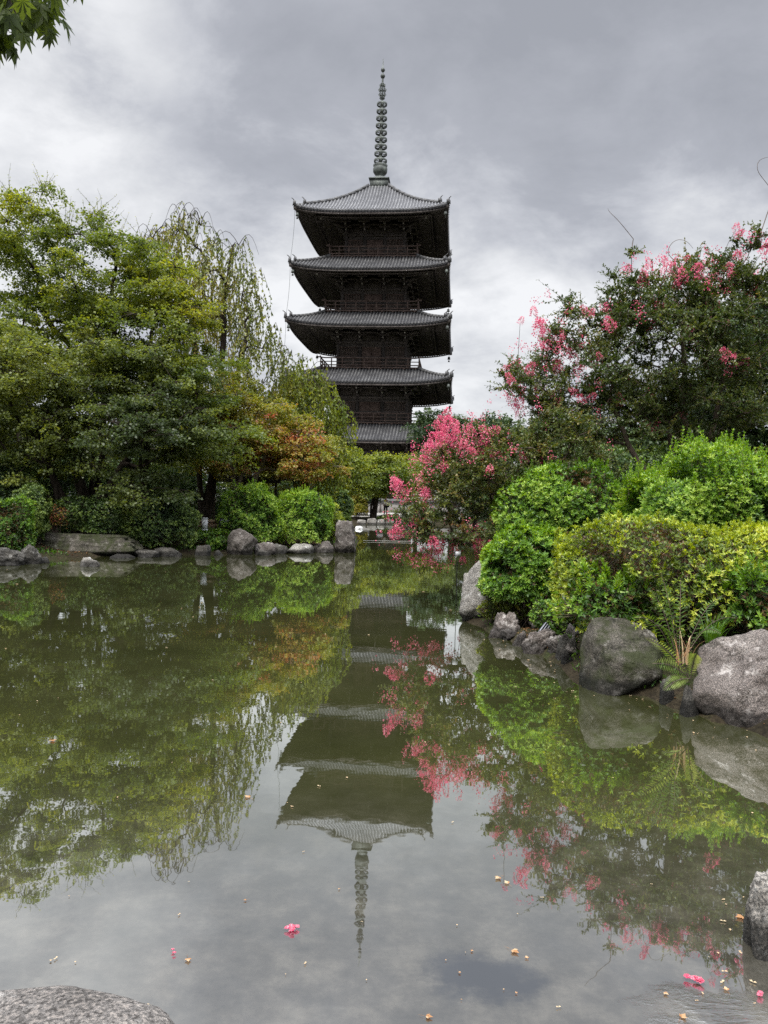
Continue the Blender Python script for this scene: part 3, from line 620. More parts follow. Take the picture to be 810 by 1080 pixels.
def E(px, py, d, rx, ry, rd): 
    k = pxm(d); return (P(px, py, d), np.array([rx * k, rd, ry * k]))
tn = SinNoise(11)
def pads(fb, c, r, m=12, k=45, leaf=.07, tint0=.35, flat=.22, var=.16, droop=.35, wn=1.0):
    """layered horizontal sprays of leaves, as on a maple"""
    n = len(c); ang = rng.uniform(0, 2 * PI, (n, m)); rho = np.sqrt(rng.uniform(0, 1, (n, m)))
    off = np.stack([rho * np.cos(ang) * r[:, None], rho * np.sin(ang) * r[:, None], -droop * .8 * rho ** 2 * r[:, None] + rng.normal(0, flat * .6, (n, m)) * r[:, None]], -1)
    sc_ = (c[:, None] + off).reshape(-1, 3); rr = np.repeat(r, m) * rng.uniform(.22, .5, n * m); st = np.repeat(rng.normal(0, var * .5, n), m) + rng.normal(0, var * .6, n * m) + .16 * tn(sc_, .7)
    a2 = rng.uniform(0, 2 * PI, (len(sc_), k)); r2 = np.sqrt(rng.uniform(0, 1, (len(sc_), k)))
    o2 = np.stack([r2 * np.cos(a2), r2 * np.sin(a2), -.25 * r2 ** 2 + rng.normal(0, .26, r2.shape)], -1) * rr[:, None, None]
    p = (sc_[:, None] + o2).reshape(-1, 3); rad = np.stack([np.cos(a2), np.sin(a2), -.35 + rng.normal(0, .25, a2.shape)], -1).reshape(-1, 3) + rng.normal(0, .5, (len(p), 3))
    nr = np.array([0, -.15, .85]) + rng.normal(0, .65, (len(p), 3))
    t = np.repeat(st, k) + tint0 + rng.normal(0, .1, len(p))
    L_ = leaf * rng.uniform(.7, 1.25, len(p)); fb.leaves(p, rad, nr, L_, L_ * .85, t)
    return sc_
def shoots(fb, tw, c, r, m=10, k=16, leaf=.045, width=.5, tint0=.4, var=.15, up=.5, L_=1.0, rad=.006, droop=0.0):
    """arching leafy shoots radiating from each clump"""
    n = len(c); d = rng.normal(size=(n, m, 3)); d[..., 2] = d[..., 2] * .6 + up; d = unit(d).reshape(-1, 3); o = np.repeat(c, m, 0); Ls = np.repeat(r, m) * rng.uniform(.5, 1.2, n * m) * L_
    K = 5; f = np.linspace(0, 1, K); bend = rng.normal(0, .18, (len(d), 3)) + [0, 0, -droop]
    pts = o[:, None] + d[:, None] * f[None, :, None] * Ls[:, None, None] + bend[:, None] * (f ** 2)[None, :, None] * Ls[:, None, None]
    v, q = tubes(pts, np.broadcast_to(np.linspace(rad, rad * .3, K), (len(d), K)), 3); tw.add(v, q)
    ff = np.linspace(.12, 1, k)[None] + rng.normal(0, .03, (len(d), k)); ff = np.clip(ff, 0, 1)
    base = o[:, None] + d[:, None] * ff[..., None] * Ls[:, None, None] + bend[:, None] * (ff ** 2)[..., None] * Ls[:, None, None]
    sd = unit(rng.normal(size=(len(d), k, 3)) + d[:, None] * .7); nr = rng.normal(size=(len(d), k, 3)) * .5 + [0, 0, 1]
    st = np.repeat(rng.normal(0, var * .5, n), m)[:, None] + rng.normal(0, var * .6, (len(d), 1)) + .10 * (ff - .5) + rng.normal(0, .09, (len(d), k)) + tint0
    LL = leaf * rng.uniform(.65, 1.2, (len(d), k)) * (1.1 - .4 * ff)
    fb.leaves(base.reshape(-1, 3), sd.reshape(-1, 3), nr.reshape(-1, 3), LL.ravel(), LL.ravel() * width, st.ravel())
    return pts[:, -1], d
def finish_tree(name, label, cat, group, base, tr, br, fb, bark, leafm, extra=None):
    root = empty(name, base); tag(root, label, cat, group)
    tr.build('trunk', bark, root, smooth=True, local=base)
    if br.v: br.build('branches', bark, root, smooth=True, local=base)
    crown = fb.build('crown', leafm, root, local=base)
    return root, crown
def bent(p0, p1, n=6, amp=.12, seed=0, sag=0.0):
    r = np.random.default_rng(seed); f = np.linspace(0, 1, n)[:, None]; p0 = np.array(p0, float); p1 = np.array(p1, float); D = np.linalg.norm(p1 - p0)
    w_ = np.cumsum(r.normal(0, amp * D / n, (n, 3)), 0); w_ -= w_[0]; w_ = w_ - w_[-1] * f
    return p0 + (p1 - p0) * f + w_ + np.array([0, 0, 1]) * np.sin(f * PI) * sag * D

def onground(px, py, d):
    p = P(px, py, d); p[2] = gz1(p[0], p[1]) - .08; return p

def maple(name, label, d, base_px, trunks, ells, nclump, sep, rc, leafm, tint0=.35, r0=.16, m=12, k=42, leaf=.075, seed=1, bark='bark', group=None, flat=.34, shoots_too=0, cat='tree', start=.35, droop=.35, var=.16):
    base = onground(base_px, 520, d); paths = []
    for i, (tx, ty, td) in enumerate(trunks): paths.append(bent(base if i == 0 else base + [.12 * i, .1, .05], P(tx, ty, td), 7, .10, seed + i))
    for i in range(1, len(paths)): paths[i][0] = paths[0][0]
    c = sample_env(ells, nclump, sep, seed); nt_ = sum(len(p) for p in paths) - (len(paths) - 1)
    nodes, par, ends = skeleton(paths, c, start_frac=start); tr, br = limb_mesh(nodes, par, r0, .008, nt_)
    fb = FB(); r = rng.uniform(.7, 1.25, len(c)) * rc; s_ = pads(fb, c, r, m, k, leaf, tint0, flat=flat, droop=droop, var=var)
    # twigs from clump centre to the sprays
    a = np.repeat(c, m, 0); f = np.linspace(0, 1, 4)[None, :, None]; pts = a[:, None] + (s_ - a)[:, None] * f; pts[..., 2] += np.sin(f[..., 0] * PI) * .04
    v, q = tubes(pts, np.broadcast_to(np.linspace(.011, .004, 4), (len(a), 4)), 3); br.add(v, q)
    if shoots_too:
        top = c[np.argsort(-c[:, 2])[:shoots_too]]; shoots(fb, br, top, np.full(len(top), rc * 1.6), 6, 12, leaf * .95, .45, tint0 + .1, up=.9, rad=.008)
    return finish_tree(name, label, cat, group, base, tr, br, fb, M[bark], LM[leafm])
# ------------------------------------------------------------------ left bank trees
GL = 'trees on the left bank'
maple('maple_tree', 'tallest green broadleaf tree, at the far left, its sparse top shoots reaching into the sky', 23.5, 95,
      [(60, 400, 23.3), (118, 300, 23.6), (95, 330, 23)], [E(10, 300, 23.5, 110, 90, 2.4), E(-60, 330, 23.5, 120, 130, 2.5), E(95, 290, 23.3, 75, 58, 2.0), E(20, 235, 23.5, 60, 35, 1.6), E(130, 350, 23.2, 60, 50, 1.8), E(110, 262, 23.6, 42, 26, 1.4), E(60, 225, 23.6, 55, 24, 1.4)],
      150, .62, .62, 'maple', .42, r0=.2, m=12, k=44, leaf=.08, seed=21, shoots_too=26, group=GL)
maple('maple_tree', 'dark spreading maple with a forked black trunk leaning over the long flat rock', 20.6, 73,
      [(37, 462, 20.2), (95, 440, 20.8), (150, 455, 20.9), (10, 380, 20.5)], [E(90, 440, 20.6, 130, 62, 2.4), E(0, 420, 20.4, 90, 75, 2.2), E(150, 405, 20.8, 85, 40, 2.0), E(60, 385, 20.6, 90, 42, 2.2), E(175, 465, 20.6, 50, 40, 1.8), E(10, 500, 20.0, 60, 22, 1.2), E(165, 515, 19.9, 45, 14, .8)],
      190, .52, .55, 'maple_dark', .42, r0=.17, m=12, k=44, leaf=.07, seed=5, group=GL, flat=.26, var=.2, start=.12)
maple('maple_tree', 'green maple with thin upright stems seen through its top, left of the weeping cherry', 22.2, 140,
      [(118, 330, 22.3), (160, 350, 22.0)], [E(150, 360, 22.2, 80, 60, 1.9), E(110, 300, 22.3, 60, 35, 1.6), E(205, 400, 22.0, 55, 35, 1.6), E(225, 455, 21.8, 45, 45, 1.4), E(180, 320, 22.5, 40, 25, 1.2), E(165, 285, 22.6, 36, 28, 1.2)],
      110, .55, .55, 'maple', .38, r0=.13, m=12, k=42, leaf=.075, seed=9, group=GL)
maple('maple_tree', 'maple turning orange, with two pale slanting trunks behind the round azaleas', 25.2, 244,
      [(262, 465, 25.4), (286, 470, 25.5), (235, 440, 25.5)], [E(265, 445, 25.8, 62, 34, 1.7), E(300, 465, 25.8, 50, 34, 1.5), E(240, 475, 25.6, 45, 22, 1.3), E(330, 488, 25.6, 34, 26, 1.2), E(235, 420, 25.3, 45, 28, 1.4)],
      115, .50, .55, 'maple_orange', .30, r0=.14, m=12, k=40, leaf=.075, seed=14, bark='bark_pale', group=GL, var=.2)
def weeping(name, label, d, base_px, trunks, ells, n, strands, leafm, seed, r0, smin, smax, tint0, leaf=.06, lk=16, bark='bark', group=None, bare=8):
    base = onground(base_px, 520, d); paths = [bent(base, P(tx, ty, td), 7, .12, seed + i) for i, (tx, ty, td) in enumerate(trunks)]
    for p in paths: p[0] = base
    c = sample_env(ells, n, .45, seed); nt_ = sum(len(p) for p in paths) - len(paths) + 1
    nodes, par, ends = skeleton(paths, c, sag=.28); tr, br = limb_mesh(nodes, par, r0, .010, nt_)
    r = np.random.default_rng(seed); K = 7; f = np.linspace(0, 1, K)
    o = np.repeat(c, strands, 0) + r.normal(0, .12, (len(c) * strands, 3)); a = r.uniform(0, 2 * PI, len(o)); out = r.uniform(.15, .6, len(o)); Ls = r.uniform(smin, smax, len(o))
    hz = np.stack([np.cos(a), np.sin(a), 0 * a], -1)
    pts = o[:, None] + hz[:, None] * (out[:, None] * (1 - (1 - f) ** 2))[..., None]; pts[..., 2] += .18 * np.sin(np.minimum(f * 3, 1) * PI) - Ls[:, None] * f ** 1.4; pts += r.normal(0, .02, pts.shape)
    v, q = tubes(pts, np.broadcast_to(np.linspace(.009, .003, K), (len(o), K)), 3); br.add(v, q)
    ff = np.clip(np.linspace(.1, 1, lk)[None] + r.normal(0, .02, (len(o), lk)), 0, 1); idx = ff * (K - 1); i0 = np.minimum(idx.astype(int), K - 2); fr = (idx - i0)[..., None]
    ar = np.arange(len(o))[:, None]; pos = pts[ar, i0] * (1 - fr) + pts[ar, i0 + 1] * fr
    keep = (r.uniform(size=pos.shape[:2]) < .85); dd = unit(r.normal(0, .45, pos.shape) + [0, 0, -1]); nr = r.normal(size=pos.shape)
    t = tint0 + .14 * tn(pos, .8) + np.repeat(r.normal(0, .14, len(o))[:, None], lk, 1) + r.normal(0, .1, pos.shape[:2]); LL = leaf * r.uniform(.7, 1.3, pos.shape[:2])
    fb = FB(); fb.leaves(pos[keep], dd[keep], nr[keep], LL[keep], LL[keep] * .6, t[keep])
    # bare arching twigs over the top
    for _ in range(bare):
        q0 = c[np.argsort(-c[:, 2])[r.integers(0, max(3, len(c) // 6))]]; a_ = r.uniform(0, 2 * PI); h = np.array([math.cos(a_), math.sin(a_) * .5, 0]); L_ = r.uniform(.6, 1.1)
        pp = q0 + h * (f[:, None] * L_) + np.array([0, 0, 1]) * (np.sin(f[:, None] * PI * .95) * .5 - .3 * f[:, None] ** 2); br.tube(pp, np.linspace(.014, .004, K), 3, cap=False)
    return finish_tree(name, label, 'tree', group, base, tr, br, fb, M[bark], LM[leafm])
weeping('weeping_cherry_tree', 'large weeping cherry with bare arching top twigs and sparse hanging leaves, left of the pagoda', 26.5, 215,
        [(205, 330, 26.5), (245, 260, 26.5), (262, 350, 26.3)], [E(200, 245, 26.5, 34, 12, 1.6), E(240, 262, 26.5, 24, 16, 1.3), E(258, 305, 26.3, 22, 22, 1.3), E(210, 310, 26.5, 48, 50, 1.8), E(270, 350, 26.3, 26, 24, 1.4), E(172, 260, 26.5, 20, 16, 1.2), E(270, 390, 26.2, 40, 22, 1.3), E(295, 375, 26.2, 14, 14, .8)],
        115, 7, 'weeping', 33, .17, .35, 1.25, .58, leaf=.105, lk=18, group=GL, bare=26)
weeping('weeping_cherry_tree', 'yellow-green weeping tree whose drooping tip brushes the left eaves of the pagoda', 28.5, 318,
        [(325, 430, 28.5), (300, 425, 28.3)], [E(323, 405, 28.5, 24, 22, 1.1), E(335, 440, 28.3, 30, 28, 1.3), E(300, 425, 28.2, 28, 22, 1.2), E(345, 478, 28, 20, 24, 1.1), E(320, 470, 28, 35, 25, 1.3)],
        110, 10, 'yellowgreen', 41, .12, .35, 1.1, .45, leaf=.12, lk=19, group=GL, bare=9)
maple('broadleaf_tree', 'dense green tree filling the gap behind the maples at the left edge', 29, 60, [(60, 380, 29)], [E(-60, 400, 29, 120, 90, 2.5), E(60, 430, 29, 110, 75, 2.5), E(170, 450, 29, 80, 50, 2.5), E(250, 470, 30, 60, 32, 2.0)],
      120, .8, .85, 'maple_dark', .35, r0=.2, m=11, k=34, leaf=.11, seed=52, group=GL)
# ------------------------------------------------------------------ far bank
GF = 'trees on the far bank below the pagoda'
maple('maple_tree', 'small yellow-green tree with a dark straight trunk at the far shore', 58, 393, [(393, 505, 58), (402, 500, 58)],
      [E(395, 500, 58, 40, 20, 2.2), E(378, 490, 58, 22, 15, 1.6), E(410, 492, 58, 24, 13, 1.6)], 75, .75, .95, 'yellowgreen', .30, r0=.22, m=10, k=40, leaf=.13, seed=61, group=GF, start=.6)
maple('maple_tree', 'olive-orange tree behind the far shore, right of the dark straight trunk', 64, 440, [(440, 505, 64)], [E(440, 500, 64, 34, 22, 2.4), E(425, 492, 64, 22, 13, 1.8)], 60, .85, 1.05, 'maple_orange', .22, r0=.2, m=10, k=36, leaf=.15, seed=62, group=GF, start=.5)
maple('maple_tree', 'yellow-green tree right of the turning maple, seen above the standing stone', 46, 352, [(352, 505, 46)], [E(350, 495, 46, 24, 28, 1.6), E(365, 490, 46, 18, 18, 1.5), E(335, 510, 46, 26, 22, 1.5)], 70, .62, .8, 'yellowgreen', .26, r0=.14, m=10, k=38, leaf=.11, seed=63, group=GF, start=.4)
maple('evergreen_tree', 'dark evergreen at the right foot of the pagoda, above the pink blossom', 84, 478, [(478, 470, 84)], [E(478, 470, 84, 42, 32, 3.2), E(465, 450, 84, 28, 16, 2.5), E(505, 462, 84, 30, 24, 2.5)], 80, 1.15, 1.3, 'evergreen', .5, r0=.35, m=11, k=36, leaf=.22, seed=64, group=GF, flat=.5)
maple('evergreen_tree', 'dark evergreen farther right behind the crape myrtles', 80, 560, [(560, 480, 80)], [E(560, 478, 80, 60, 40, 3.5), E(525, 450, 80, 24, 14, 2.3), E(610, 465, 80, 50, 40, 3.5)], 80, 1.25, 1.4, 'evergreen', .45, r0=.35, m=11, k=32, leaf=.24, seed=65, group=GF, flat=.5)
maple('evergreen_tree', 'dark low tree in shade left of the far trunk, under the yellow-green crowns', 66, 366, [(366, 515, 66)], [E(362, 512, 66, 42, 17, 2.5)], 55, .85, 1.1, 'evergreen', .35, r0=.2, m=10, k=34, leaf=.16, seed=66, group=GF, flat=.4)
# belt of trees closing the far edge, copies of three sources
srcs = []
for i, (nm, lab, lm, tint) in enumerate((('evergreen_tree', 'dense dark evergreen of the wood beyond the garden', 'evergreen', .45), ('broadleaf_tree', 'round green tree of the wood beyond the garden', 'maple_dark', .5))):
    D_ = 100; b_ = P(-200 - 120 * i, 520, D_); o, cr_ = maple(nm, lab, D_, -200 - 120 * i, [(-200 - 120 * i, 470, D_)], [E(-200 - 120 * i, 478, D_, 42, 34, 4)], 60, 1.5, 1.8, lm, tint, r0=.35, m=10, k=30, leaf=.34, seed=70 + i, group='wood beyond the garden', flat=.5)
    srcs.append(o)
def copy_thing(o, loc, rz=0, scale=1, label=None, group=None):
    c = o.copy(); C.objects.link(c); c.location = tuple(loc); c.rotation_euler = (0, 0, rz); c.scale = (scale,) * 3
    if label: c['label'] = label
    if group: c['group'] = group
    for ch in list(o.children):
        k = ch.copy(); C.objects.link(k); k.parent = c
        for g in list(ch.children): q = g.copy(); C.objects.link(q); q.parent = k
    return c
belt = [(-62, 78), (-52, 92), (-43, 82), (-34, 96), (-25, 86), (14, 104), (24, 92), (34, 84), (44, 94), (54, 82), (64, 92), (-17, 104), (-72, 90), (74, 80)]
for i, (x, y) in enumerate(belt):
    if i < 2: srcs[i].location = (x, y, .4)
    else: copy_thing(srcs[i % 2], (x, y, .4), rng.uniform(0, 6.28), rng.uniform(.85, 1.2))
sidex = [(-26, 20), (-23, 30), (-21, 40), (-24, 52), (-30, 64), (17, 22), (20, 32), (17, 42), (20, 54), (26, 66)]
for i, (x, y) in enumerate(sidex):
    copy_thing(srcs[(i + 1) % 2], (x, y, .4), rng.uniform(0, 6.28), rng.uniform(.6, .8), label=('dense dark evergreen' if (i + 1) % 2 == 0 else 'round green tree') + ' along the garden edge ' + ('behind the left bank' if x < 0 else 'behind the right bank'), group='trees along the garden edge ' + ('behind the left bank' if x < 0 else 'behind the right bank'))
# ------------------------------------------------------------------ rocks
import bmesh
def ico(sub):
    b = bmesh.new(); bmesh.ops.create_icosphere(b, subdivisions=sub, radius=1); v = np.array([q.co[:] for q in b.verts]); f = np.array([[x.index for x in q.verts] for q in b.faces]); b.free(); return v, f
ICO = {k: ico(k) for k in (3, 4, 5, 6)}
def rock_shape(seed, sub=5, planes=16, rnd=.12, rough=.05, boxy=0.0, cuts=()):
    r = np.random.default_rng(seed); V, Fc = ICO[sub]; n = unit(r.normal(size=(planes, 3))); h = r.uniform(.72, 1.0, planes)
    if boxy: n = np.concatenate([n, unit(np.array([[0, 0, 1], [1, 0, .12], [-1, 0, .1], [0, -1, .15], [0, 1, .1]]) + r.normal(0, .08, (5, 3)))]); h = np.concatenate([h + .12, np.full(5, 1 - boxy * .35)])
    for cn, ch_ in cuts: n = np.concatenate([n, unit(np.array([cn], float))]); h = np.concatenate([h, [ch_]])
    q = np.maximum(1e-3, V @ n.T) / h; p = 26; rad = 1 / ((q ** p).sum(1) ** (1 / p)); rad = np.minimum(rad, 1.25)
    ns = SinNoise(seed, 12, 4); rad = rad * (1 + rnd * .5 * ns(V, 2.1) + rough * ns(V, 7) + rough * .5 * ns(V, 19))
    v = V * rad[:, None]; v /= np.abs(v).max(0); return v, Fc
def rock(name, label, c, r, mat='rock_grey', seed=1, rz=0, sub=5, group=None, boxy=0.0, planes=16, rough=.04, tilt=0, cuts=()):
    v, f = rock_shape(seed, sub, planes, rough=rough, boxy=boxy, cuts=cuts); v = v * np.asarray(r)
    if tilt: ca, sa = math.cos(tilt), math.sin(tilt); v = np.stack([v[:, 0] * ca - v[:, 2] * sa, v[:, 1], v[:, 0] * sa + v[:, 2] * ca], 1)
    ca, sa = math.cos(rz), math.sin(rz); v = np.stack([v[:, 0] * ca - v[:, 1] * sa, v[:, 0] * sa + v[:, 1] * ca, v[:, 2]], 1)
    mb = MB(); mb.add(v, f); o = mb.build(name, M[mat], smooth=True); o.location = tuple(c); tag(o, label, 'rock', group); return o
def rockp(label, x0, x1, yt, yb, mat='rock_grey', seed=1, dr=.8, below=.25, top_z=None, **kw):
    """boulder whose waterline is seen at yb and whose outline spans x0..x1, yt..yb"""
    w_ = W0((x0 + x1) / 2, yb); rx0 = (x1 - x0) / 2 * pxm(w_[1]); ry = rx0 * dr; d = w_[1] + ry * .75
    a, b = P(x0, yb, d), P(x1, yb, d); rx = abs(b[0] - a[0]) / 2; zt = P((x0 + x1) / 2, yt, d)[2]; rz_ = (zt + below) / 2
    return rock('boulder', label, ((a[0] + b[0]) / 2, d, zt - rz_), (rx, ry, rz_), mat, seed, **kw)
GR = 'rocks along the left shore'; GRR = 'rocks along the right shore'
rockp('dark rounded rock at the left edge of the photo, under the bright green shrub', -16, 27, 571, 597, 'rock_grey', 3, group=GR)
rockp('narrow dark rock between the bright shrub and the long flat slab', 22, 43, 573, 595, 'rock_grey', 4, group=GR)
sl = W0(92, 586)
o = rock('stone_slab', 'long flat stone slab with pale lichen, overhanging the water below the dark maple', (P(92, 575, sl[1] + .5)[0], sl[1] + .35, .34), (60 * pxm(sl[1] + .5), .62, .34), 'rock_moss', 6, boxy=.8, rough=.03, group=GR, tilt=-.02)
rock('boulder', 'shadowed support stone beneath the left half of the flat slab', (P(70, 575, sl[1] + .8)[0], sl[1] + .85, .02), (.55, .4, .3), 'rock_grey', 8, sub=4, group=GR)
rock('boulder', 'shadowed support stone beneath the right half of the flat slab', (P(128, 575, sl[1] + .8)[0], sl[1] + .85, .02), (.5, .4, .3), 'rock_grey', 9, sub=4, group=GR)
rockp('small pale stone rising alone from the water before the flat slab', 83, 106, 587, 598, 'rock_pale', 10, sub=4, group=GR)
rockp('dark grey rock at the right end of the flat slab', 141, 169, 576, 588, 'rock_grey', 11, sub=4, group=GR, boxy=.4, dr=1.2)
rockp('low grey rock under the dark round shrub', 163, 192, 577, 587, 'rock_grey', 12, sub=4, group=GR)
rockp('square grey block at the water below the white garden lamp', 205, 222, 572, 586, 'rock_grey', 15, sub=4, group=GR, boxy=1.0)
rockp('large angular pointed boulder beside the round azaleas', 238, 272, 557, 585, 'rock_pink', 17, group=GR, planes=9)
rockp('reddish brown rock right of the pointed boulder', 268, 292, 569, 585, 'rock_pink', 18, sub=4, group=GR)
rockp('little blue-grey rock in the middle of the row below the azaleas', 288, 303, 573, 584, 'rock_grey', 19, sub=4, group=GR)
rockp('wide low pale rock below the second round azalea', 298, 333, 573, 584, 'rock_pale', 20, dr=1.0, sub=4, group=GR)
rockp('knobbly pinkish rock left of the standing stone', 328, 356, 570, 583, 'rock_pink', 21, sub=4, group=GR)
rockp('tall upright standing stone at the end of the left shore', 352, 375.5, 540, 583, 'rock_pink', 22, group=GR, boxy=.7, dr=.9)
r_ = np.random.default_rng(4); xx = 376
k_ = 0
for lab in ('first pale kerb stone of the far shore from the standing stone', 'second pale kerb stone of the far shore from the standing stone', 'third pale kerb stone of the far shore from the standing stone', 'kerb stone at the foot of the straight far trunk', 'kerb stone just right of the straight far trunk', 'dark-jointed kerb stone below the standing visitor', 'kerb stone right of the one below the visitor', 'last kerb stone of the far shore before the pink blossom'):
    w_ = r_.uniform(7, 11); rockp(lab, xx, xx + w_, 546.5 + r_.uniform(-1, 1), 553, 'rock_pale', 30 + k_, sub=3, group='kerb stones of the far shore', boxy=.6, dr=.4); xx += w_ - .3; k_ += 1
rockp('rounded tall pale boulder at the tip of the right shore, left of the bright azalea', 481, 534, 589, 657, 'rock_pale', 41, group=GRR, dr=.9, planes=12)
rockp('small dark wet stone at the foot of the tall pale boulder', 495, 514, 640, 656, 'rock_grey', 42, sub=4, group=GRR)
rockp('brown broken rock in the low bank right of the tall pale boulder', 514, 556, 646, 674, 'rock_rose', 43, group=GRR, rough=.09)
rockp('brown broken rock beside the leaning grey ribbed bar', 548, 592, 652, 690, 'rock_rose', 44, group=GRR, rough=.09)
rockp('dark wet stone in the low bank just left of the mossy boulder', 585, 612, 668, 700, 'rock_grey', 45, group=GRR)
rockp('big mossy brown boulder below the yellow-green azalea', 601, 696, 646, 732, 'rock_moss', 46, sub=6, group=GRR, dr=.8, planes=8, rough=.025, cuts=[((.05, -.5, .85), .66), ((-.9, -.3, .2), .7)])
rockp('big pinkish grey boulder at the right edge, right of the fern', 724, 885, 636, 771, 'rock_rose', 47, sub=6, group=GRR, dr=.8, planes=8, rough=.022, cuts=[((-.62, -.32, .72), .52), ((-.1, -.95, .25), .62), ((.1, -.2, 1), .8)])
rockp('pale smooth rock cut off by the right edge of the photo, nearest the camera', 786, 850, 920, 1012, 'rock_pale', 48, sub=6, group=GRR, dr=.9, planes=12)
rock('boulder', 'speckled granite rock in the bottom left corner at the photographer\'s feet', (-1.26, 1.28, -.02), (.96, .88, .40), 'rock_near', 49, sub=6, rz=-.12, boxy=.9, rough=.02)
o = rock('white_stone', 'small bright white stone in the far water behind the standing stone', tuple(W0(379, 558) + [0, 0, .05]), (.26, .2, .17), 'rock_pale', 55, sub=3)
M['white'] = mat_noise('white_chalky_stone', [(.3, (.7, .7, .68)), (.7, (.85, .85, .84))], scale=5, bump=.3, rough=.8); o.data.materials[0] = M['white']

rr_ = np.random.default_rng(8)
for i, (x0, x1, yt, yb) in enumerate([(40, 56, 587, 594), (112, 142, 583, 589), (222, 238, 580, 586), (270, 285, 579, 586)]):
    rockp(['small shadowed rock at the left foot of the flat slab', 'low dark rock under the right tip of the flat slab', 'small dark rock left of the pointed boulder', 'small dark rock at the right foot of the pointed boulder'][i], x0, x1, yt, yb, 'rock_grey', 70 + i, sub=4, group=GR)
for i, (x0, x1, yt, yb, mt_) in enumerate([(522, 540, 655, 671, 'rock_grey'), (590, 606, 684, 703, 'rock_grey'), (690, 716, 712, 744, 'rock_grey'), (712, 738, 722, 756, 'rock_grey'), (540, 556, 665, 682, 'rock_pink')]):
    rockp(['small dark stone just below the first broken brown rock', 'small dark stone at the left foot of the mossy boulder', 'dark wet stone in the shade right of the mossy boulder', 'dark wet stone at the left foot of the pinkish boulder', 'small brown stone between the two broken brown rocks'][i], x0, x1, yt, yb, mt_, 80 + i, sub=4, group=GRR)

rb = np.random.default_rng(12); first_r = None
for i in range(26):
    px = rb.uniform(512, 612); yb_ = 664 + (px - 512) * .40 + rb.uniform(-16, 3); w_ = W0(px, yb_); rs = rb.uniform(.06, .15)
    if first_r is None:
        first_r = rock('rubble_stone', 'small brown rubble stone between the tall pale boulder and the mossy boulder', (w_[0], w_[1] + .1, .05), (.11, .1, .09), 'rock_pink', 95, sub=4, group='rubble stones of the low right bank', rough=.08); continue
    o = first_r.copy(); C.objects.link(o); o.location = (w_[0], w_[1] + rb.uniform(.05, .25), rb.uniform(.02, .16)); o.rotation_euler = tuple(rb.uniform(0, 6.28, 3)); q_ = rs / .11; o.scale = (q_ * rb.uniform(.8, 1.3), q_, q_ * rb.uniform(.7, 1.1))
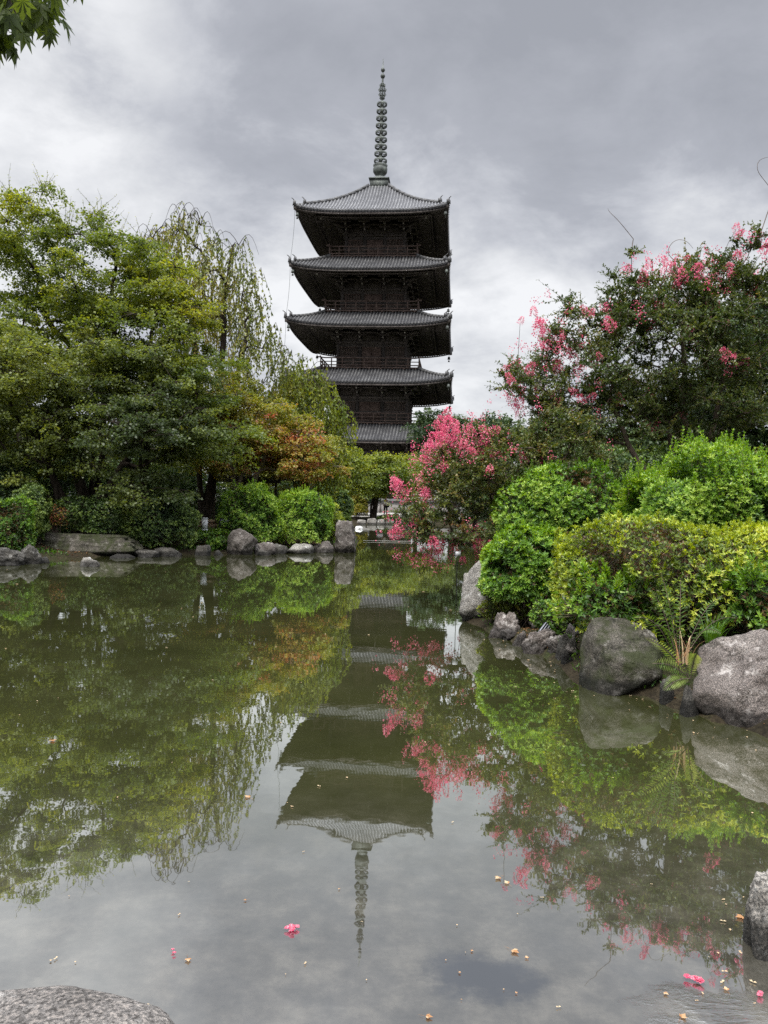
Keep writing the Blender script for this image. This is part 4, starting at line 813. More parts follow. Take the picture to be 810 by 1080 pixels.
# ------------------------------------------------------------------ shrubs
TIPC = .34      # fresh growth at the shoot tips is paler; whorls deeper in the mound tinted darker
def shrub(name, label, c, r, leafm, n, leaf, tint0=.4, seed=1, k=6, width=.32, spread=1.0, shell=.12, lump=.10, low=-.55, power=2.4, toptint=.0, shootn=0, shoot_len=.2, group=None, cat='shrub', stems=30, bark='bark_myrtle', upb=.5, bare_low=0.0, lumpf=3.0, twl=.012):
    r3 = np.asarray(r, float); c = np.asarray(c, float); g = np.random.default_rng(seed); ns = SinNoise(seed, 10, 3)
    v = unit(g.normal(size=(int(n * 2.2), 3))); v = v[v[:, 2] > low][:n]
    if bare_low: keep = g.uniform(size=len(v)) < np.clip((v[:, 2] - low) / bare_low, .12, 1); v = v[keep]
    rad = 1 / ((np.abs(v) ** power).sum(1) ** (1 / power)); lm = 1 + lump * ns(v * r3, lumpf / r3.mean()) + lump * .5 * ns(v * r3, 8 / max(.4, r3.mean()))
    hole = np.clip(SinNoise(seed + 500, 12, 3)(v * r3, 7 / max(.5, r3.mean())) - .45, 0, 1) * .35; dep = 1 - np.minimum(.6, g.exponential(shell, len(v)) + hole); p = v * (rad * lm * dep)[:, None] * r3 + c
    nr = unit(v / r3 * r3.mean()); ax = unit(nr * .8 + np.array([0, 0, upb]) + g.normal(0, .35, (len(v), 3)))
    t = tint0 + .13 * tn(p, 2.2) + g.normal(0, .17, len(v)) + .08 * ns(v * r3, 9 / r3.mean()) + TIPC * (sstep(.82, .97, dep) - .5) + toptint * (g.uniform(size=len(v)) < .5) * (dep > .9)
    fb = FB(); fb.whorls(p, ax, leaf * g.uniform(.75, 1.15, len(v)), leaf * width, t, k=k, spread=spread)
    st = MB(); base = np.array([c[0], c[1], gz1(c[0], c[1]) - .05]); pick = g.choice(len(p), min(stems, len(p)), replace=False); K = 5; f = np.linspace(0, 1, K)[:, None]
    for i in pick:
        b0 = base + [g.normal(0, r3[0] * .18), g.normal(0, r3[1] * .18), 0]; q = b0 + (p[i] - b0) * f + np.array([0, 0, 1]) * np.sin(f * PI) * .15 * r3[2] + g.normal(0, .02, (K, 3)); st.tube(q, np.linspace(twl, .003, K), 4, cap=False)
    # short twigs beneath the leaf shell
    m_ = min(len(p), 500); pk = g.choice(len(p), m_, replace=False); a0 = c + (p[pk] - c) * .72 - [0, 0, r3[2] * .12]; ff = np.linspace(0, 1, 3)[None, :, None]; tp = a0[:, None] + (p[pk] - a0)[:, None] * ff
    vv, qq = tubes(tp, np.broadcast_to(np.linspace(twl * .35, .002, 3), (m_, 3)), 3); st.add(vv, qq)
    if shootn:
        tops = p[(v[:, 2] > .25) & (dep > .9)]; tops = tops[g.choice(len(tops), min(shootn, len(tops)), replace=False)]
        L_ = shoot_len * g.uniform(.5, 1.2, len(tops)); dd = unit(np.array([0, 0, 1]) + g.normal(0, .22, (len(tops), 3)))
        for j in range(6):
            fb.whorls(tops + dd * (L_ * (j + 1) / 6)[:, None], dd, leaf * (1.05 - .08 * j), leaf * width, np.full(len(tops), tint0 + .12) + g.normal(0, .08, len(tops)), k=4, spread=1.05 - .09 * j)
        tp = tops[:, None] + dd[:, None] * (L_[:, None] * np.linspace(-.3, 1, 3)[None])[..., None]; vv, qq = tubes(tp, np.broadcast_to(np.array([.004, .003, .002]), (len(tops), 3)), 3); st.add(vv, qq)
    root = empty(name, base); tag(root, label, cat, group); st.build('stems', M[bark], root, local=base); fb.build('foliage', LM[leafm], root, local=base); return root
def shrubp(label, x0, x1, yt, yb, d, leafm, n, leaf, dr=.9, name='azalea_shrub', cat='shrub', sink=0, **kw):
    a, b = P(x0, (yt + yb) / 2, d), P(x1, (yt + yb) / 2, d); top = P((x0 + x1) / 2, yt, d)[2]; bot = P((x0 + x1) / 2, yb, d)[2]
    rx = (b[0] - a[0]) / 2; rz_ = (top - bot) / 2; return shrub(name, label, ((a[0] + b[0]) / 2, d, (top + bot) / 2), (rx, rx * dr, rz_), leafm, n, leaf, cat=cat, **kw)
GS = 'round shrubs on the left bank'; GN = 'azaleas on the right bank'
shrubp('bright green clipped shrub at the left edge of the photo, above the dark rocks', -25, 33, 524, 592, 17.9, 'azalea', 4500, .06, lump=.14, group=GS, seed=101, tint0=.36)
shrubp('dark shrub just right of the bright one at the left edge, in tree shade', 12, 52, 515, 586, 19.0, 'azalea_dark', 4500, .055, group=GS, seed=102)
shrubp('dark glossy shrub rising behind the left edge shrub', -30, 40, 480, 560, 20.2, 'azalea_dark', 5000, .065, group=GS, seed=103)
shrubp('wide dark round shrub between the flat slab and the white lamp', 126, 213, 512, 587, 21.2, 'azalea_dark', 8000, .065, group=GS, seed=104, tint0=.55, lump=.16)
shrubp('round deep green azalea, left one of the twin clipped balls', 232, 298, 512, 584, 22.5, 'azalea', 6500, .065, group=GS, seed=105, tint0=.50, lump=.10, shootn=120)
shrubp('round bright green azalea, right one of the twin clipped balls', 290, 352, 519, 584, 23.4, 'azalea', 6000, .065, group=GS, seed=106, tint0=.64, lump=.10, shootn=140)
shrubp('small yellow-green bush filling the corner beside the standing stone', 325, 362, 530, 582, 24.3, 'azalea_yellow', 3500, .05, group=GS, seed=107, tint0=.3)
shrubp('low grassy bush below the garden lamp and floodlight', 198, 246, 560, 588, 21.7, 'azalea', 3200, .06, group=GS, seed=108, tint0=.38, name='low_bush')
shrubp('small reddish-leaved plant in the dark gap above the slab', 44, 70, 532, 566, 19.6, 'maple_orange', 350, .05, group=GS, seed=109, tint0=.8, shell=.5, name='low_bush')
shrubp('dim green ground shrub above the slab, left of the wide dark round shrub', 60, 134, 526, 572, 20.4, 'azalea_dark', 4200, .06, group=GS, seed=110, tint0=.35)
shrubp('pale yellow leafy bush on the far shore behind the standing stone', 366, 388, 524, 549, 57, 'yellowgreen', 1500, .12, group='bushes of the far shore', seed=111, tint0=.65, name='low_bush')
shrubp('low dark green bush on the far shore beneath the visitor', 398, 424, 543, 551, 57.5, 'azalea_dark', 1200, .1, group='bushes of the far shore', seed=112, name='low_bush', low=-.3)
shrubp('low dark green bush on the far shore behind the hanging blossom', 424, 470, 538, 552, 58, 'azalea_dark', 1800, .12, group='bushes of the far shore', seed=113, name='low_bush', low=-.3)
# hedge of understorey bushes behind the left trees and behind the right bank
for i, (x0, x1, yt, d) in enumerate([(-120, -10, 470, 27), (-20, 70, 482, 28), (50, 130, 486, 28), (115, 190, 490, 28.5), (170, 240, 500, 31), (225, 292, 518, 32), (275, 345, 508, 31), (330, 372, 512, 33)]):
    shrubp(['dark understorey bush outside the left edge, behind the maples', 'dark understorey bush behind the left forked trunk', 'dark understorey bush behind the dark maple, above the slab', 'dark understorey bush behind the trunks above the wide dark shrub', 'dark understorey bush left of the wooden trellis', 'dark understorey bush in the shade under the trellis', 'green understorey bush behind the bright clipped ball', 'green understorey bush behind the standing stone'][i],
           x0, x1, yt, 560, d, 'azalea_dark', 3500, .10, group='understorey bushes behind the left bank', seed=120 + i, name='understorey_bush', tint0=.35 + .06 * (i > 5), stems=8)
# right bank
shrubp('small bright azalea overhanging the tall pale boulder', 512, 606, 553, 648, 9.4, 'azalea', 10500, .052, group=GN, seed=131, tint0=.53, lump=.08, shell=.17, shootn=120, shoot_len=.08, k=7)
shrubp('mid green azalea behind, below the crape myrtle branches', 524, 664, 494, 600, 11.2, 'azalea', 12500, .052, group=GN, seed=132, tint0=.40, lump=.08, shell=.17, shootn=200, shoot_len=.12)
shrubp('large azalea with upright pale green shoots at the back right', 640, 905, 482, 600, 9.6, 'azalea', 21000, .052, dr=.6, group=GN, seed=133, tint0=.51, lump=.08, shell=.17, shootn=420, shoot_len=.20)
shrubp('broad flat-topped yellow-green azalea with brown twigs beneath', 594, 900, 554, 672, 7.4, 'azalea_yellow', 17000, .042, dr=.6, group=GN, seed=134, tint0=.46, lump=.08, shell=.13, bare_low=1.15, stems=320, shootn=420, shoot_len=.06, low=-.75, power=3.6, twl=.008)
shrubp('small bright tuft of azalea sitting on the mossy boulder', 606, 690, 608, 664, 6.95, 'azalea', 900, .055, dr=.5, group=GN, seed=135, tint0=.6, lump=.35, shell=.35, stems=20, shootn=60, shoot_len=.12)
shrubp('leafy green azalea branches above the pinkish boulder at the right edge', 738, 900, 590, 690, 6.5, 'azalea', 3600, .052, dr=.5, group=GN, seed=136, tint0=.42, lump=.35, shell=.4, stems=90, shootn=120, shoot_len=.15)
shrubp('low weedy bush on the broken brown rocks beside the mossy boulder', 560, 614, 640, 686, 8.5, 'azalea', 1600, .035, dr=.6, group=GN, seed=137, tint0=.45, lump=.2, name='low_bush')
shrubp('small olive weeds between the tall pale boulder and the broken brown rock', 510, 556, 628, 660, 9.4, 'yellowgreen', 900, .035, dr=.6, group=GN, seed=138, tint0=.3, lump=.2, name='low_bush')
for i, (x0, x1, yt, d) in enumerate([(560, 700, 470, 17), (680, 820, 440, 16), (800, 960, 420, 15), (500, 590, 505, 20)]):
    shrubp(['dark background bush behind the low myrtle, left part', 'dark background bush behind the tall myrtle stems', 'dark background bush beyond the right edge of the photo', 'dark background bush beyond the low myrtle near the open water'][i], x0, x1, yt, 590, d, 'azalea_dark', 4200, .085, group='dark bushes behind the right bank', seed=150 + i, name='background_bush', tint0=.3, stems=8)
maple('evergreen_tree', 'very dark evergreen tree behind the tall crape myrtle at the right edge', 15.5, 830, [(820, 400, 15.5)], [E(820, 380, 15.5, 80, 75, 1.5), E(750, 420, 15.5, 50, 38, 1.2)], 90, .45, .5, 'evergreen', .4, r0=.14, m=10, k=40, leaf=.07, seed=160, flat=.5)
# ------------------------------------------------------------------ crape myrtles with pink panicles
def panicle(seed):
    g = np.random.default_rng(seed); fb = FB(); n = 130; h = g.uniform(0, 1, n); a = g.uniform(0, 6.28, n); rr = .095 * (1.05 - .65 * h) * np.sqrt(g.uniform(.1, 1, n)); p = np.stack([rr * np.cos(a), rr * np.sin(a), h * .24 - .03], -1); p += g.normal(0, .006, p.shape)
    d = unit(np.stack([np.cos(a), np.sin(a), g.normal(.2, .5, n)], -1)); fb.leaves(p, d, g.normal(size=(n, 3)), .028, .024, g.uniform(.0, 1, n), fold=.3, shape=.6); return fb.build('flower_cluster', LM['blossom'])
PAN = [panicle(i) for i in range(4)]; pan_used = [False] * 4
def add_panicles(root, base, pos, scale=1.0):
    for i, p in enumerate(pos):
        k = i % 4
        if not pan_used[k]: o = PAN[k]; pan_used[k] = True
        else: o = PAN[k].copy(); C.objects.link(o)
        o.parent = root; o.location = tuple(np.asarray(p) - base); o.rotation_euler = (rng.normal(0, .5), rng.normal(0, .5), rng.uniform(0, 6.28)); s_ = scale * rng.uniform(.65, 1.35); o.scale = (s_, s_, s_ * rng.uniform(.8, 1.3))
def myrtle(label, d, base_px, trunks, ells, n, sep, rc, seed, flowers, r0=.06, tint0=.45, m=9, k=16, leaf=.045, tw_up=.45, curls=()):
    base = onground(base_px, 560, d); paths = [bent(base, P(tx, ty, td), 8, .12, seed + i, sag=.06) for i, (tx, ty, td) in enumerate(trunks)]
    for p in paths: p[0] = base
    c = sample_env(ells, n, sep, seed); nt_ = sum(len(p) for p in paths) - len(paths) + 1
    nodes, par, ends = skeleton(paths, c, sag=.10, start_frac=.2, reach=.3); tr, br = limb_mesh(nodes, par, r0, .005, nt_)
    fb = FB(); shoots(fb, br, c, rng.uniform(.8, 1.2, len(c)) * rc, m, k, leaf, .55, tint0, up=tw_up, rad=.004, var=.2)
    for cu in curls:
        pts = np.array([P(*q) for q in cu]); f = np.linspace(0, len(pts) - 1, 4 * len(pts)); sm = np.stack([np.interp(f, np.arange(len(pts)), pts[:, j]) for j in range(3)], -1)
        for _ in range(6): sm[1:-1] = (sm[:-2] + sm[1:-1] * 2 + sm[2:]) / 4
        br.tube(sm, np.linspace(.006, .0025, len(sm)), 4, cap=False)
        base_ = c[np.argmin(np.linalg.norm(c - sm[0], axis=1))]; br.tube(np.array([base_, (base_ + sm[0]) / 2 + [0, 0, .05], sm[0]]), [.008, .007, .006], 4, cap=False)
    fl = []
    for (px, py, sx_, sy_, cnt) in flowers:
        for _ in range(cnt):
            x, y = px + rng.normal(0, sx_ * 1.1), py + rng.normal(0, sy_ * 1.1); dd = d - .2 + rng.normal(0, .4); tgt = P(x, y, dd)
            fl.append(tgt); near = c[np.argmin(np.linalg.norm(c - tgt, axis=1))]
            br.tube(np.array([near, (near + tgt) / 2 + [0, 0, .04], tgt]), [.005, .004, .003], 3, cap=False)
    root, crown = finish_tree('crape_myrtle_tree', label, 'tree', 'crape myrtles in bloom', base, tr, br, fb, M['bark_myrtle'], LM['myrtle'])
    add_panicles(root, base, fl, .72)
    lo = FB(); w_ = np.array([f_[4] for f_ in flowers], float); w_ /= w_.sum()
    for _ in range(150):
        f_ = flowers[rng.choice(len(flowers), p=w_)]; q = P(f_[0] + rng.normal(0, f_[2] * 1.4 + 5), f_[1] + rng.normal(0, f_[3] * 1.4 + 5), d + rng.normal(-.1, .45)); near = c[np.argmin(np.linalg.norm(c - q, axis=1))]; q = near + (q - near) * min(1, rc * 1.5 / max(.01, np.linalg.norm(q - near)))
        m_ = rng.integers(10, 34); lo.leaves(q + rng.normal(0, .035, (m_, 3)) * [1, 1, 1.6], rng.normal(size=(m_, 3)), rng.normal(size=(m_, 3)), .027, .023, rng.uniform(0, 1, m_), fold=.3, shape=.6)
    lo.build('loose_blossom', LM['blossom'], root, local=base)
    return root
myrtle('low spreading crape myrtle with pink flowers hanging out over the water', 12.0, 612, [(560, 500, 12.0), (520, 530, 11.9), (600, 470, 12.2), (500, 560, 11.8)],
       [E(486, 512, 11.9, 42, 44, .9), E(468, 502, 11.8, 20, 28, .7), E(534, 488, 12.0, 58, 40, 1.0), E(590, 470, 12.2, 50, 35, 1.0), E(475, 560, 11.7, 50, 17, .7), E(440, 545, 11.7, 22, 22, .5), E(540, 540, 12, 40, 30, .8)],
       200, .17, .30, 201, [(476, 468, 17, 8, 20), (510, 464, 16, 6, 9), (466, 484, 10, 9, 8), (502, 485, 5, 9, 4), (423, 515, 4, 5, 4), (442, 513, 4, 3, 3), (446, 525, 6, 5, 5), (432, 562, 10, 7, 9), (470, 577, 12, 5, 8), (500, 572, 8, 4, 6), (510, 578, 4, 4, 3), (560, 480, 25, 12, 3), (415, 563, 3, 4, 2), (455, 590, 12, 4, 3)], r0=.07, tint0=.42, k=20, m=11, leaf=.058)
myrtle('tall crape myrtle with red-pink flowers and bare curling twigs against the sky, right', 12.8, 735, [(690, 400, 12.8), (640, 420, 12.6), (760, 380, 13), (720, 330, 12.9)],
       [E(700, 370, 12.8, 85, 68, 1.1), E(605, 400, 12.6, 60, 42, .9), E(550, 400, 12.4, 30, 20, .6), E(780, 350, 13, 60, 70, 1.1), E(700, 320, 12.9, 60, 32, .9), E(655, 300, 12.8, 14, 40, .4), E(790, 280, 12.9, 24, 38, .5), E(600, 345, 12.6, 22, 30, .5), E(640, 440, 12.8, 80, 30, 1.0), E(730, 430, 13, 90, 40, 1.0), E(745, 290, 12.9, 40, 20, .6)],
       500, .16, .32, 202, [(560, 390, 16, 10, 7), (590, 368, 14, 12, 12), (575, 350, 10, 12, 6), (545, 400, 10, 8, 4), (615, 385, 18, 14, 6), (640, 330, 12, 20, 4), (690, 305, 20, 12, 10), (715, 290, 12, 8, 8), (750, 288, 14, 8, 9), (770, 300, 10, 10, 5), (735, 330, 16, 8, 4), (771, 381, 4, 4, 4), (787, 393, 3, 2, 1), (660, 340, 20, 10, 4), (600, 425, 35, 6, 8), (540, 428, 8, 4, 4), (650, 432, 20, 6, 4), (808, 262, 3, 5, 2), (780, 260, 8, 14, 3)],
       r0=.085, tint0=.32, k=20, m=11, leaf=.060,
       curls=[[(668, 252, 12.8), (652, 232, 12.8), (643, 224, 12.8), (641, 220, 12.8)], [(716, 278, 12.9), (705, 270, 12.9), (704, 262, 12.9), (712, 252, 12.9), (724, 253, 12.9), (731, 262, 12.9)], [(738, 270, 12.9), (740, 259, 12.9), (748, 262, 12.9), (749, 270, 12.9)], [(818, 205, 12.9), (806, 190, 12.9), (798, 180, 12.9), (799, 170, 12.9), (806, 166, 12.9), (818, 165, 12.9)]])
# ------------------------------------------------------------------ fern, grass
def fern(label, c, fronds, leafm='fern', tint=.45, pin=.05, seed=1):
    fb = FB(); st = MB(); g = np.random.default_rng(seed); c = np.asarray(c, float)
    for (tip, hgt) in fronds:
        K = 14; f = np.linspace(0, 1, K)[:, None]; tip = np.asarray(tip, float); p = c + (tip - c) * f + np.array([0, 0, 1]) * np.sin(f * PI) * hgt; st.tube(p, np.linspace(.004, .0015, K), 4, cap=False)
        n = 20; ff = np.linspace(.12, .99, n) * (K - 1); i0 = np.minimum(ff.astype(int), K - 2); fr = (ff - i0)[:, None]; q = p[i0] * (1 - fr) + p[i0 + 1] * fr; d = unit(p[i0 + 1] - p[i0]); sd = unit(np.cross(d, [0, 0, 1.0])); tw_ = g.normal(0, .6); up = unit(np.cross(sd, d)); sd = sd * math.cos(tw_) + up * math.sin(tw_)
        L_ = pin * np.sin(np.linspace(.35, PI * .97, n)) * 1.3 + .006
        for s_ in (-1, 1): fb.leaves(q, sd * s_ + d * .45, np.cross(sd, d) + g.normal(0, .15, (n, 3)), L_, L_ * .19, np.full(n, tint + g.normal(0, .12)), fold=.1)
    root = empty('fern', c); tag(root, label, 'fern'); st.build('stalks', M['bark_myrtle'], root, local=c); fb.build('fronds', LM[leafm], root, local=c)
c0 = P(716, 705, 6.05)
fern('tall fern with long arching fronds between the mossy and the pinkish boulder', c0, [(P(686, 622, 6.0), .10), (P(697, 604, 6.15), .09), (P(762, 628, 6.2), .12), (P(668, 652, 5.75), .14), (P(778, 652, 6.1), .14), (P(705, 632, 5.6), .13), (P(690, 660, 5.5), .12), (P(760, 668, 5.8), .14), (P(718, 610, 6.3), .08)], tint=.15, pin=.048, seed=3)
c1 = P(728, 716, 5.75)
fern('small yellow-tipped fern frond leaning over the water below the tall fern', c1, [(P(680, 672, 5.6), .05), (P(688, 700, 5.5), .04), (P(700, 728, 5.5), .03), (P(735, 690, 5.6), .04)], tint=.7, pin=.045, seed=4)
def tuft(label, c, n, h, seed, leafm='grass', tint=.5):
    g = np.random.default_rng(seed); c = np.asarray(c, float); fb = MB(); K = 6; f = np.linspace(0, 1, K)
    for _ in range(n):
        a = g.uniform(0, 6.28); L_ = h * g.uniform(.5, 1.1); o = g.uniform(.2, .9); w_ = .006 * g.uniform(.7, 1.4); hz = np.array([math.cos(a), math.sin(a), 0]); p = c + g.normal(0, .03, 3) * [1, 1, 0] + hz * (f ** 1.6 * L_ * o * .7)[:, None] + np.array([0, 0, 1]) * (L_ * (f - .45 * o * f ** 3))[:, None]
        sd = np.cross(hz, [0, 0, 1]) * w_; ww = (1 - f ** 2)[:, None]; v = np.stack([p - sd * ww, p + sd * ww], 1).reshape(-1, 3); q = np.array([[2 * i, 2 * i + 1, 2 * i + 3, 2 * i + 2] for i in range(K - 1)]); fb.add(v, q, np.clip(tint + g.normal(0, .15), 0, 1))
    o = fb.build('grass_tuft', LM[leafm], local=c); o.location = tuple(c); tag(o, label, 'grass', 'grass tufts on the right bank'); return o
tuft('grass tuft with drooping blades behind the tall fern', P(752, 690, 6.15), 60, .42, 5)
tuft('straw-coloured dry grass tuft at the foot of the tall fern', P(722, 700, 5.95), 14, .3, 6, 'dry', .7)
tuft('short green grass tuft in the gap left of the mossy boulder', P(600, 680, 7.6), 40, .16, 7)
# ------------------------------------------------------------------ overhanging maple branch, top left, from a tree beside the photographer
def palm_leaves(fb, pos, hang, size, tint, g):
    for p, h, s_, t in zip(pos, hang, size, tint):
        h = unit(h); sd = unit(np.cross(h, g.normal(size=3))); n_ = np.cross(sd, h)
        an = np.array([0, .55, -.55, 1.1, -1.1, 1.75, -1.75]); ln = np.array([1, .92, .92, .72, .72, .42, .42]) * s_
        d = h * np.cos(an)[:, None] + sd * np.sin(an)[:, None] + n_ * g.normal(0, .12, (7, 1)); fb.leaves(np.repeat(p[None], 7, 0), d, np.repeat(n_[None], 7, 0), ln, ln * .34, np.full(7, t), fold=.12, shape=.38)
g = np.random.default_rng(77); tbm = MB(); tb0 = np.array([-3.6, .1, gz1(-3.6, .1) - .1]); trp = bent(tb0, tb0 + [.3, .5, 4.6], 8, .1, 3); tbm.tube(trp, np.linspace(.16, .09, 8), 9)
root = empty('maple_tree', tb0); tag(root, 'maple beside the photographer whose blurred pointed leaves hang into the top left corner', 'tree'); tbm.build('trunk', M['bark'], root, smooth=True, local=tb0)
bm_ = MB(); fb = FB(); tips = []
l0 = trp[-1]; l1 = P(-60, -70, 2.8); limb = bent(l0, l1, 8, .08, 8, .1); bm_.tube(limb, np.linspace(.07, .02, 8), 6)
for k in range(95):
    x, y = g.uniform(-70, 66), g.uniform(-80, 40)
    if x * .75 + y > 44: continue
    q = P(x, y, 2.7 + g.normal(0, .12)); tw_ = bent(limb[-1 - (k % 3)], q, 5, .15, 100 + k, .05); bm_.tube(tw_, np.linspace(.009, .002, 5), 4, cap=False); tips.append(q)
tips = np.array(tips); pp = np.repeat(tips, 5, 0) + g.normal(0, .035, (len(tips) * 5, 3)); palm_leaves(fb, pp, g.normal(0, .35, (len(pp), 3)) + [0, 0, -1], g.uniform(.05, .08, len(pp)), g.uniform(.0, .3, len(pp)), g)  # backlit darkness put into the leaf colour: low tint for the hanging leaves
for k in range(60): # crown of the same tree above and outside the frame
    q = l0 + g.normal(0, 1, 3) * [1.1, 1.0, .5] + [-.3, -.6, .8]; tw_ = bent(trp[-1 - (k % 2)], q, 5, .12, 300 + k, .08); bm_.tube(tw_, np.linspace(.02, .003, 5), 4, cap=False)
    m_ = 14; pp = q + g.normal(0, .14, (m_, 3)); palm_leaves(fb, pp, g.normal(0, .6, (m_, 3)) + [0, 0, -.7], g.uniform(.05, .075, m_), g.uniform(.2, .6, m_), g)
bm_.build('branches', M['bark'], root, local=tb0); fb.build('crown', LM['maple'], root, local=tb0)
# ------------------------------------------------------------------ floating things
def floater(name, label, cat, px, py, kind, size, seed, group=None):
    g = np.random.default_rng(seed); c = W0(px, py); fb = FB()
    if kind == 'blossom':
        for _ in range(5 if size > .02 else 2):
            q = c + g.normal(0, size * .45, 3) * [1, 1, 0] + [0, 0, .006]; a = np.linspace(0, 6.28, 7)[:-1] + g.uniform(0, 1); d = np.stack([np.cos(a), np.sin(a), g.uniform(.2, .7, 6)], -1); fb.leaves(np.repeat(q[None], 6, 0), d, g.normal(0, .3, (6, 3)) + [0, 0, 1], size * .55, size * .5, g.uniform(.2, .9, 6), fold=.3, shape=.65)
        mt = LM['blossom']
    elif kind == 'leaf':
        a = g.uniform(0, 6.28); d = np.array([[math.cos(a), math.sin(a), .08]]); fb.leaves((c + [0, 0, .004])[None], d, np.array([[0, 0, 1.0]]), size * .5, size * .3, np.array([g.uniform(.3, .9)]), fold=.08); mt = LM['dry']
        for s__ in (-.8, .8): a2 = a + s__; fb.leaves((c + [0, 0, .004])[None], np.array([[math.cos(a2), math.sin(a2), .12]]), np.array([[0, 0, 1.0]]), size * .36, size * .16, np.array([g.uniform(.3, .9)]), fold=.1)
        fb.leaves((c + [0, 0, .005])[None], -d, np.array([[0, 0, 1.0]]), size * .6, size * .03, np.array([.2]))
    else:
        n = 3; a = g.uniform(0, 6.28, n); d = np.stack([np.cos(a), np.sin(a), .1 + 0 * a], -1); fb.leaves(np.repeat(c[None], n, 0) + [0, 0, .003], d, g.normal(0, .2, (n, 3)) + [0, 0, 1], size, size * .6, g.uniform(.6, 1, n)); mt = LM['dry']
    o = fb.build(name, mt, local=c); o.location = tuple(c); tag(o, label, cat, group); return o
floater('fallen_blossom', 'bright magenta blossom floating alone left of the reflected spire tip', 'flower', 306, 981, 'blossom', .024, 1)
floater('fallen_blossom', 'pink blossom cluster floating at the edge of the ripples, bottom right', 'flower', 737, 1037, 'blossom', .028, 2)
floater('fallen_blossom', 'tiny pink petal cluster floating just above the brown twig', 'flower', 181, 1004, 'blossom', .014, 3)
floater('fallen_blossom', 'single pink petals floating at the right end of the ripples', 'flower', 803, 1052, 'blossom', .02, 4)
floater('fallen_leaf', 'brown leaf with a thin stalk floating in the lower left water', 'leaf', 198, 1012, 'leaf', .045, 5)
floater('fallen_leaf', 'orange leaf floating beside the pale rock at the right edge', 'leaf', 784, 968, 'leaf', .07, 6)
floater('fallen_leaf', 'curled brown leaf floating left of the reflected myrtle branches', 'leaf', 527, 926, 'leaf', .06, 7)
floater('fallen_leaf', 'second curled brown leaf, right beside the one left of the reflected branches', 'leaf', 536, 933, 'leaf', .05, 8)
floater('fallen_leaf', 'pale tan leaf floating above the dark weed patch', 'leaf', 540, 1003, 'leaf', .06, 9)
floater('fallen_leaf', 'brown leaf floating at the bottom edge below the dark weed patch', 'leaf', 449, 1073, 'leaf', .045, 10)
floater('fallen_leaf', 'pale leaf floating in the ripples at the bottom edge', 'leaf', 719, 1075, 'leaf', .05, 11)
floater('fallen_leaf', 'yellowish leaf floating in the ripples right of the pink cluster', 'leaf', 767, 1046, 'leaf', .04, 12)
floater('fallen_leaf', 'small pale leaf in the ripples left of the pink cluster', 'leaf', 700, 1048, 'leaf', .035, 13)
floater('fallen_leaf', 'small tan leaf floating left of the dark weed patch, beside its edge', 'leaf', 484, 1026, 'leaf', .02, 14)
floater('fallen_leaf', 'small dark leaf floating right of the reflected spire', 'leaf', 358, 938, 'leaf', .02, 15)
floater('fallen_leaf', 'small dark curled leaf floating between the lone magenta blossom and the reflected trees', 'leaf', 260, 950, 'leaf', .025, 16)
floater('fallen_leaf', 'tan leaf floating on the reflected dark trees at the far left', 'leaf', 55, 781, 'leaf', .09, 17)
floater('fallen_leaf', 'orange-brown leaf floating where the reflected left trees meet the reflected sky', 'leaf', 263, 842, 'leaf', .07, 18)
for i, (px, py) in enumerate([(470, 1014), (498, 1003), (556, 1012), (531, 1045), (545, 1049), (486, 1055)]):
    floater('fallen_leaf', 'shrivelled tan leaf scrap in the debris around the dark weed patch', 'leaf', px, py, 'leaf', (.012, .022, .03, .012, .018, .010)[i], 400 + i, 'leaf scraps around the dark weed patch')
g = np.random.default_rng(5); PG = 'tiny pale petals scattered over the pond'; first = None; cnt = 0
petal_src = []
for i in range(4):
    a = g.uniform(0, 6.28, 2); fb = FB(); d = np.stack([np.cos(a), np.sin(a), .1 + 0 * a], -1); fb.leaves(np.zeros((2, 3)), d, np.array([[0, 0, 1.0]] * 2), .022, .018, g.uniform(.8, 1, 2)); petal_src.append(fb.build('fallen_petal', LM['dry']))
while cnt < 150:
    px, py = g.uniform(5, 800), 570 + 500 * g.uniform() ** 1.7; q = W0(px, py); sd_ = float(pond_sd(np.array([q[0]]), np.array([q[1]]))[0])
    if (cnt < 70 and sd_ > -.3) or (cnt >= 70 and not (-.45 < sd_ < -.04 and (q[0] > 0 or g.uniform() < .2))): continue
    o = petal_src[cnt] if cnt < 4 else petal_src[cnt % 4].copy()
    if cnt >= 4: C.objects.link(o)
    o.location = (q[0], q[1], .004); s_ = (.35 + .085 * q[1]) * g.uniform(.3, 1.0); o.scale = (s_, s_, s_); o.rotation_euler = (0, 0, g.uniform(0, 6.28)); tag(o, 'tiny pale petal fleck floating on the open pond water', 'petal', PG); cnt += 1
# ------------------------------------------------------------------ garden fittings
M['dark_metal'] = mat_noise('dark_metal', [(.3, (.02, .022, .03)), (.7, (.045, .048, .06))], scale=8, bump=.05, rough=.45, spec=.5)
M['grey_metal'] = mat_noise('grey_metal', [(.3, (.22, .23, .26)), (.7, (.38, .39, .43))], scale=8, bump=.05, rough=.5, spec=.5)
M['white_plastic'] = mat_noise('white_plastic', [(.3, (.66, .68, .72)), (.7, (.8, .82, .85))], scale=6, bump=.03, rough=.4, spec=.5)
M['log'] = mat_noise('pale_log', [(.3, (.16, .11, .07)), (.7, (.34, .26, .17))], scale=7, bump=.3, rough=.9)
def gp(px, py, d, dz=0): q = P(px, py, d); q[2] = gz1(q[0], q[1]) + dz; return q
D1 = 22.0
q = P(216, 559, D1); root = empty('garden_lamp', (q[0], q[1], gz1(q[0], q[1]))); tag(root, 'small white box lamp on the left bank, beside a low log rail', 'lamp'); zt = P(216, 547, D1)[2] - root.location.z; zb = P(216, 558.5, D1)[2] - root.location.z
